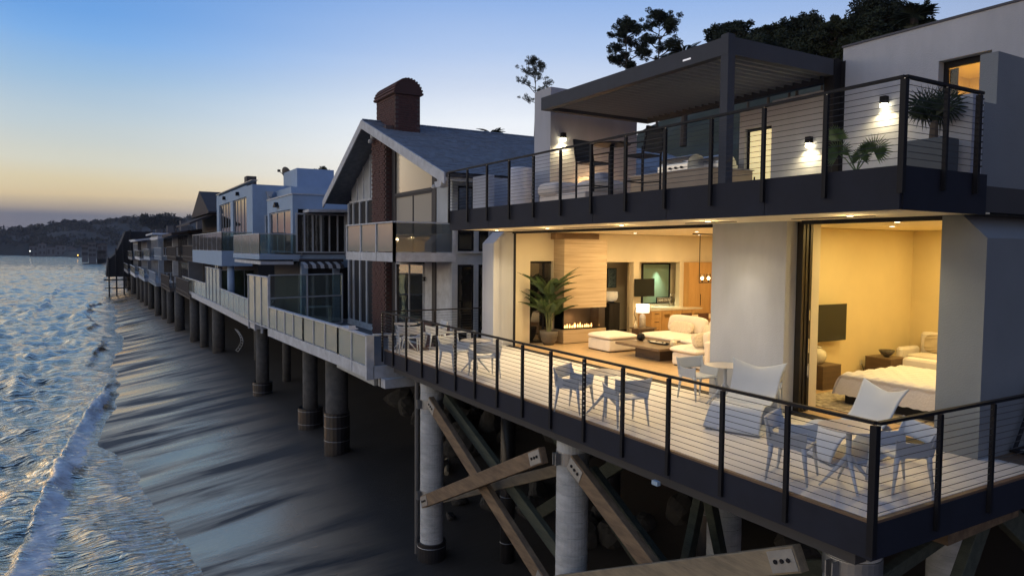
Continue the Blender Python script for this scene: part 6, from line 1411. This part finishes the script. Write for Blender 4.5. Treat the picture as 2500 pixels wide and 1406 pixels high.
# house wrapped in dark netting at the end of the row
T = thing('netted_house', 'tall end house wrapped in dark scaffold netting above the water', 'house', (6, 143, -2))
NET = mat('scaffold_net', (.022, .022, .024), 1, bump=.3, bscale=3)
MB().prism([(1.6, -2.2), (14, -2.2), (14, 5.4), (4.6, 5.5), (3.9, 3.6), (3.0, 1.6), (1.9, .6)], 'y', 138, 150).build('netting', NET, T)
for k in range(4): MB().tube([(2.0 + k * 1.1, 137.9, SEA - .5), (2.0 + k * 1.1, 137.9, 1.0 + k * 1.6)], .13, 6).build('scaffold_pole', NET, T)
MB().box(1.2, 7, 137.8, 138.0, -2.8, -2.6).box(1.4, 6, 137.8, 138.0, -4.2, -4.05).build('scaffold_deck', NET, T)
for k, (u_, v_, x_) in enumerate(()): pass
# ================================================================== TREES AND FAR SHORE
LF = {}
def leafm(name, c): return mat(name, c, .8, var=.5, scale=.7, bump=0, spec=.2)
PINE = leafm('pine_needles', (.028, .038, .024)); SHRUB = leafm('scrub_leaves', (.035, .045, .024)); DRYL = leafm('sparse_leaves', (.045, .05, .03)); FARL = leafm('far_leaves', (.028, .032, .026))
TRK = mat('tree_bark', (.06, .05, .042), .95, bump=.2)
def leafcloud(cents, n, size, rg, flat=.8, aspect=.45):
    """cents: list of (x,y,z,r). small random kite leaves spread through clumps"""
    w = np.array([c[3] ** 2.2 for c in cents]); w /= w.sum(); idx = rg.choice(len(cents), n, p=w); C_ = np.array(cents)[idx]
    d = rg.normal(size=(n, 3)); d /= np.linalg.norm(d, axis=1)[:, None]; r = rg.random(n) ** .45
    p = C_[:, :3] + d * (r * C_[:, 3])[:, None] * np.array([1, 1, flat])
    a = rg.normal(size=(n, 3)); a /= np.linalg.norm(a, axis=1)[:, None]; b = rg.normal(size=(n, 3)); b -= a * (a * b).sum(1)[:, None]; b /= np.linalg.norm(b, axis=1)[:, None]
    s = (size * (.6 + .8 * rg.random(n)))[:, None]
    V = np.stack([p - a * s, p + b * s * aspect, p + a * s, p - b * s * aspect], 1).reshape(-1, 3)
    F = np.arange(n * 4).reshape(n, 4)
    return V, F
def leafobj(name, V, F, mt, parent):
    off = OFF[parent.name]; me = bpy.data.meshes.new(name); V = V - np.array(off)
    me.vertices.add(len(V)); me.vertices.foreach_set('co', V.astype(np.float32).ravel()); me.loops.add(F.size); me.loops.foreach_set('vertex_index', F.ravel()); me.polygons.add(len(F))
    me.polygons.foreach_set('loop_start', np.arange(0, F.size, F.shape[1])); me.polygons.foreach_set('loop_total', np.full(len(F), F.shape[1])); me.update(calc_edges=True)
    me.materials.append(mt); o = bpy.data.objects.new(name, me); COL.objects.link(o); o.parent = parent; OFF[o.name] = off; return o
def tree(label, base, h, crown_r, crown_h, nleaf=5000, leaf=.16, mt=None, seed=0, spread=1., nbr=9, trunk_r=.16, lean=(0, 0), clump=.34, group='trees on the hillside', cat='tree', low=.38, sub=5):
    rg = np.random.default_rng(seed); R = random.Random(seed)
    T = thing('tree', label, cat, base, group); x, y, z = base
    top = Vector((x + lean[0], y + lean[1], z + h)); tm_ = MB(); pts = [Vector((x, y, z)), Vector((x + lean[0] * .3 + R.uniform(-.2, .2), y + lean[1] * .3, z + h * .35)), Vector((x + lean[0] * .7, y + lean[1] * .7, z + h * .65)), top - Vector((0, 0, crown_h * .15))]
    tm_.tube(pts, [trunk_r, trunk_r * .8, trunk_r * .5, trunk_r * .15], 7)
    cents = []
    for i in range(nbr):
        t = low + (1 - low) * (i + .5) / nbr; a = i * 2.4 + R.uniform(-.4, .4); st = pts[0].lerp(top, t)
        k = math.sin(math.pi * min(1, (t - low) / (1 - low) * .8 + .18)); rr = crown_r * k * spread * R.uniform(.7, 1.05)
        e = st + Vector((math.cos(a) * rr, math.sin(a) * rr, rr * .35 + crown_h * .10 * R.uniform(.2, 1)))
        mid = st.lerp(e, .55) + Vector((0, 0, -.06 * rr)); tm_.tube([st, mid, e], [trunk_r * .4 * (1.1 - t * .6), trunk_r * .25, trunk_r * .08], 5)
        cl = crown_r * clump * R.uniform(.75, 1.25); cents.append((*e, cl)); cents.append((*(st.lerp(e, .7) + Vector((0, 0, cl * .3))), cl * .8))
        for _ in range(sub):
            q = e.lerp(st, R.uniform(0, .5)) + Vector((R.uniform(-1, 1), R.uniform(-1, 1), R.uniform(-.5, .8))) * crown_r * .36; tm_.tube([mid, q], [trunk_r * .12, trunk_r * .05], 4); cents.append((*q, cl * R.uniform(.4, .75)))
    cents.append((*(top + Vector((0, 0, -crown_h * .1))), crown_r * clump * 1.1))
    tm_.build('trunk', TRK, T); V, F = leafcloud(cents, nleaf, leaf, rg); leafobj('crown', V, F, mt or PINE, T); return T
def at_px(u, v, dist_x, extra=0):
    return P(u, v, x=dist_x)
# solitary trees seen against the sky: base on the hillside under the crown
def ground_tree(u, vtop, vbot_crown, xd, label, wpx, **k):
    t_ = P(u, vtop, x=xd); b_ = P(u, vbot_crown, x=xd); zg = float(land_z(np.array([xd]), np.array([t_[1]]))[0]); D_ = t_[0] * .5044 + t_[1] * .8619
    cr = wpx * D_ / FPX / 2; ch = t_[2] - b_[2]; zb_ = min(zg - .3, b_[2] - 1.5)
    return tree(label, (xd, t_[1], zb_), t_[2] - zb_, cr, ch, low=max(.2, (b_[2] - zb_) / (t_[2] - zb_)), **k)
ground_tree(1308, 152, 262, 36, 'solitary airy tree against the sky left of the terrace fireplace wall', 92, nleaf=7000, leaf=.06, seed=1, mt=DRYL, nbr=15, clump=.19, trunk_r=.14)
ground_tree(1530, 60, 170, 36, 'left one of the two tall pines behind the pergola', 105, nleaf=17000, leaf=.065, seed=2, nbr=15, clump=.24, trunk_r=.16)
ground_tree(1610, 42, 160, 37, 'right one of the two tall pines behind the pergola', 110, nleaf=17000, leaf=.065, seed=3, nbr=15, clump=.25, trunk_r=.16)
for i, (u, vt, vb, w, lb) in enumerate(((1775, 78, 150, 120, 'rounded tree on the ridge left of the pergola corner post'), (1880, 82, 150, 110, 'rounded tree on the ridge right of the pergola corner post'), (1950, 66, 140, 130, 'broad round-topped tree in the middle of the ridge'), (2040, 60, 140, 90, 'small-leaved spiky-topped tree on the ridge'), (2130, 32, 120, 160, 'largest dark tree on the ridge, left of the shaggy palm'), (2215, 40, 110, 130, 'dark tree on the ridge beneath the shaggy palm'), (1830, 110, 190, 150, 'dark bushy tree lower on the slope behind the pergola'), (2010, 105, 200, 190, 'dark bushy tree low on the slope behind the pergola roof'), (1930, 120, 200, 150, 'wide dark shrub on the slope above the terrace wall'), (2120, 90, 200, 140, 'dark shrub beside the corner of the upper storey wall'))):
    ground_tree(u, vt, vb, 33 + (i % 3) * 2, lb, w, nleaf=15000, leaf=.085, seed=20 + i, mt=SHRUB if i % 2 else PINE, nbr=14, clump=.32, trunk_r=.2)
# shrubs on the slope seen under the pergola
random.seed(77)
for i in range(26):
    xs__ = random.uniform(29.5, 38); ys__ = random.uniform(24, 62); zg = float(land_z(np.array([xs__]), np.array([ys__]))[0]); T = thing('shrub', 'low dark shrub growing on the hillside behind the terrace', 'shrub', (xs__, ys__, zg), 'shrubs on the hillside'); r_ = random.uniform(.7, 1.6)
    V, F = leafcloud([(xs__ + random.uniform(-.6, .6) * r_, ys__ + random.uniform(-.6, .6) * r_, zg + .4 * r_, r_ * .7) for _ in range(5)], 900, .16, np.random.default_rng(500 + i)); leafobj('foliage', V, F, SHRUB, T)
# palms
def palm(label, crown, zb_, nf, fl, trunk_r=.2, rise=(.2, 1.3), seed=0, skirt=False, mt=None):
    random.seed(seed); x, y, z = crown; T = thing('palm_tree', label, 'palm', (x, y, zb_), 'palms behind the houses')
    MB().tube([(x, y, zb_), (x + .1, y, (z + zb_) / 2), (x, y, z)], [trunk_r * 1.2, trunk_r, trunk_r * .9], 8).build('trunk', TRK, T)
    m_ = MB()
    for k in range(nf): palm_frond(m_, (x, y, z), k * 2.4, fl * random.uniform(.8, 1.1), random.uniform(*rise), random.uniform(.3, .7), 20, fl * .24, w=.02 * fl)
    m_.build('fronds', mt or PINE, T)
    if skirt:
        V, F = leafcloud([(x, y, z - .7 - .35 * k, .55) for k in range(4)], 1800, .2, np.random.default_rng(seed)); leafobj('dead_skirt', V, F, DRYL, T)
c_ = P(1672, 135, x=34); palm('spiky palm between the tall pines and the pergola', c_, c_[2] - 6, 20, 1.5, seed=4, rise=(.0, 1.4))
c_ = P(2232, 46, x=33); palm('shaggy palm standing highest on the ridge at the right', c_, c_[2] - 5, 30, 1.15, seed=6, skirt=True, rise=(.1, 1.5))
c_ = P(1203, 330, x=30); palm('small palm top showing over the gabled roof', c_, 0.0, 14, 1.5, seed=8, rise=(.2, 1.0))
ground_tree(790, 418, 456, 24, 'small wind-blown tree behind the roof box of the white house', 60, nleaf=1500, leaf=.13, seed=9, mt=DRYL, nbr=7, clump=.36, trunk_r=.12)
# trees and houses on the far headland
random.seed(99)
def far_tree(u, v, w, h, D_, i, lb):
    zt = P(u, v, y=D_)
    T = thing('far_tree', lb, 'tree', (zt[0], D_, zt[2] - h - 4), 'trees on the far headland'); rg = np.random.default_rng(900 + i)
    cents = [(zt[0] + rg.uniform(-.35, .35) * w, D_ + rg.uniform(-.3, .3) * w, zt[2] - h * rg.uniform(.15, .75), w * rg.uniform(.2, .34)) for _ in range(9)]
    V, F = leafcloud(cents, 1400, w * .05 + .25, rg); leafobj('crown', V, F, FARL, T); MB().tube([(zt[0], D_, zt[2] - h - 4), (zt[0], D_, zt[2] - h * .4)], w * .03 + .1, 5).build('trunk', TRK, T)
for i, (u, v, wp, hp, lb) in enumerate(((95, 556, 50, 14, 'low tree at the left end of the far skyline'), (140, 543, 34, 20, 'small round tree on the far skyline right of the low point'), (168, 536, 32, 24, 'dark round tree in the left pair on the far skyline'), (192, 541, 30, 18, 'tree touching the left pair on the far skyline'), (215, 546, 40, 14, 'low tree in the middle of the far skyline'), (255, 545, 40, 16, 'low broad tree right of the middle of the far skyline'), (290, 541, 26, 18, 'small round tree near the twin trees on the far skyline'), (320, 537, 30, 22, 'flat topped tree on the far skyline near the beach houses'), (345, 548, 30, 12, 'low tree between the flat topped tree and the big grove'), (370, 523, 44, 34, 'tallest tree of the big grove behind the beach houses'), (400, 530, 60, 26, 'wide tree of the big grove behind the beach houses'), (430, 538, 44, 20, 'right tree of the big grove behind the beach houses'), (45, 566, 70, 12, 'low shrub mass at the far left of the skyline'), (0, 570, 60, 12, 'shrub mass at the left edge of the picture'))):
    D_ = 930 if u < 350 else 520; far_tree(u, v, wp * D_ / FPX * .95, hp * D_ / FPX, D_, i, lb)
for i, (u, v) in enumerate(((182, 541), (233, 541), (227, 545))):
    c_ = P(u, v, y=930); random.seed(i); T = thing('far_palm', ['thin palm between the two round trees on the far skyline', 'taller of the twin palms on the far skyline', 'shorter of the twin palms on the far skyline'][i], 'palm', (c_[0], 930, c_[2] - 14), 'palms on the far headland')
    MB().tube([(c_[0], 930, c_[2] - 14), (c_[0], 930, c_[2])], .35, 5).build('trunk', TRK, T); V, F = leafcloud([(c_[0], 930, c_[2], 2.6)], 400, .9, np.random.default_rng(i)); leafobj('crown', V, F, FARL, T)
# low scrub and tree canopy covering the headland: nobody could count it
rgH = np.random.default_rng(4242); cl = []
for _ in range(900):
    a_ = math.radians(rgH.uniform(-14, 9)); d_ = rgH.uniform(760, 1150); x_, y_ = d_ * math.sin(a_), d_ * math.cos(a_); z_ = float(far_z2(np.array([x_]), np.array([y_]))[0])
    if z_ > SEA + 3: cl.append((x_, y_, z_ + 1, rgH.uniform(3, 8)))
V, F = leafcloud(cl, 42000, 1.5, rgH, flat=.6); me = bpy.data.meshes.new('headland_scrub'); me.from_pydata(V.tolist(), [], F.tolist()); me.materials.append(FARL); o = bpy.data.objects.new('headland_scrub', me); COL.objects.link(o); o['kind'] = 'stuff'; o['label'] = 'dark scrub and tree canopy covering the far headland'; o['category'] = 'scrub'
VW = mat('villa_white', (.17, .18, .19), .9, bump=0); VD = mat('villa_window', (.05, .055, .06), .3, bump=0); VR = mat('villa_roof', (.16, .13, .12), .9, bump=0)
def villa(u0, v0, u1, v1, D_, lb, storeys=2, pitched=False):
    a = P(u0, v1, y=D_); b = P(u1, v0, y=D_); T = thing('far_villa', lb, 'house', ((a[0] + b[0]) / 2, D_, a[2]), 'pale villas on the far shore')
    x0, x1, z0, z1 = a[0], b[0], a[2] - 3, b[2]
    MB().box(x0, x1, D_, D_ + 10, z0, z1).build('wall', VW, T)
    if pitched: MB().prism([(x0 - .5, z1), ((x0 + x1) / 2, z1 + (x1 - x0) * .18), (x1 + .5, z1)], 'y', D_ - .5, D_ + 10).build('roof', VR, T)
    else: MB().box(x0 - .4, x1 + .4, D_ - .4, D_ + 10.4, z1, z1 + .35).build('roof', VR, T)
    n_ = max(2, int((x1 - x0) / 2.6)); H_ = (b[2] - a[2]) / storeys; wm = MB().box(-.7, .7, -.06, 0, 0, H_ * .5).mesh('window', VD)
    for s in range(storeys):
        for k in range(n_): inst('window', wm, T, (x0 + (x1 - x0) * (k + .5) / n_, D_, a[2] + H_ * (s + .25)))
for (q_, lb, st, pt) in (((72, 602, 92, 626), 'low pale villa at the left tip of the far beach', 2, False), ((94, 596, 112, 624), 'white villa second from the left tip of the far beach', 2, True), ((114, 604, 135, 625), 'long low villa on the far beach', 1, False), ((136, 600, 160, 624), 'pale two-storey villa in the middle of the far beach', 2, False), ((164, 606, 186, 625), 'small villa with dark front on the far beach', 1, True)):
    villa(*q_, 740, lb, st, pt)
for (q_, lb, st, pt) in (((200, 600, 214, 626), 'white villa left of the lit lamp', 2, False), ((216, 594, 234, 628), 'taller stepped white villa near the headland houses', 3, False), ((238, 598, 262, 630), 'grey villa next to the end of the near row', 2, True), ((236, 612, 258, 640), 'low dark beach hut below the grey villa', 1, False)):
    villa(*q_, 420, lb, st, pt)
for (q_, lb) in (((160, 573, 196, 584), 'long white house on the upper slope of the headland'), ((195, 561, 240, 573), 'wide white house highest on the headland'), ((246, 566, 272, 574), 'small house right of the highest one on the headland')): villa(*q_, 860, lb, 1, False)
for i, (u, v, c, lb) in enumerate(((73, 613, (1, .95, .8), 'tiny white lamp lit at the left tip of the far beach'), (190, 623, (1, .6, .1), 'tiny orange lamp lit on the far beach'))):
    q = P(u, v, y=700 if i == 0 else 600); T = thing('street_lamp', lb, 'lamp', (q[0], q[1], q[2] - 3)); MB().tube([(q[0], q[1], q[2] - 3), (q[0], q[1], q[2])], .15, 6).build('pole', TRK, T); MB().pillow(q, (.7, .7, .7), 1, 1, n=8, m=6).build('lamp_head', emat('lamp_em%d' % i, c, 6), T)
# haze over the bay: one closed box round camera and scene
hz = MB().box(-3000, 420, -90, 3000, SEA - 2.5, 62).build('haze', None); hz['kind'] = 'stuff'
hm = bpy.data.materials.new('haze_air'); hm.use_nodes = True; t = hm.node_tree; t.nodes.clear(); o_ = t.nodes.new('ShaderNodeOutputMaterial'); pv_ = t.nodes.new('ShaderNodeVolumePrincipled'); pv_.inputs['Density'].default_value = .00014; pv_.inputs['Color'].default_value = (.78, .82, .95, 1); pv_.inputs['Anisotropy'].default_value = .2
t.links.new(pv_.outputs[0], o_.inputs['Volume']); hz.data.materials.append(hm)
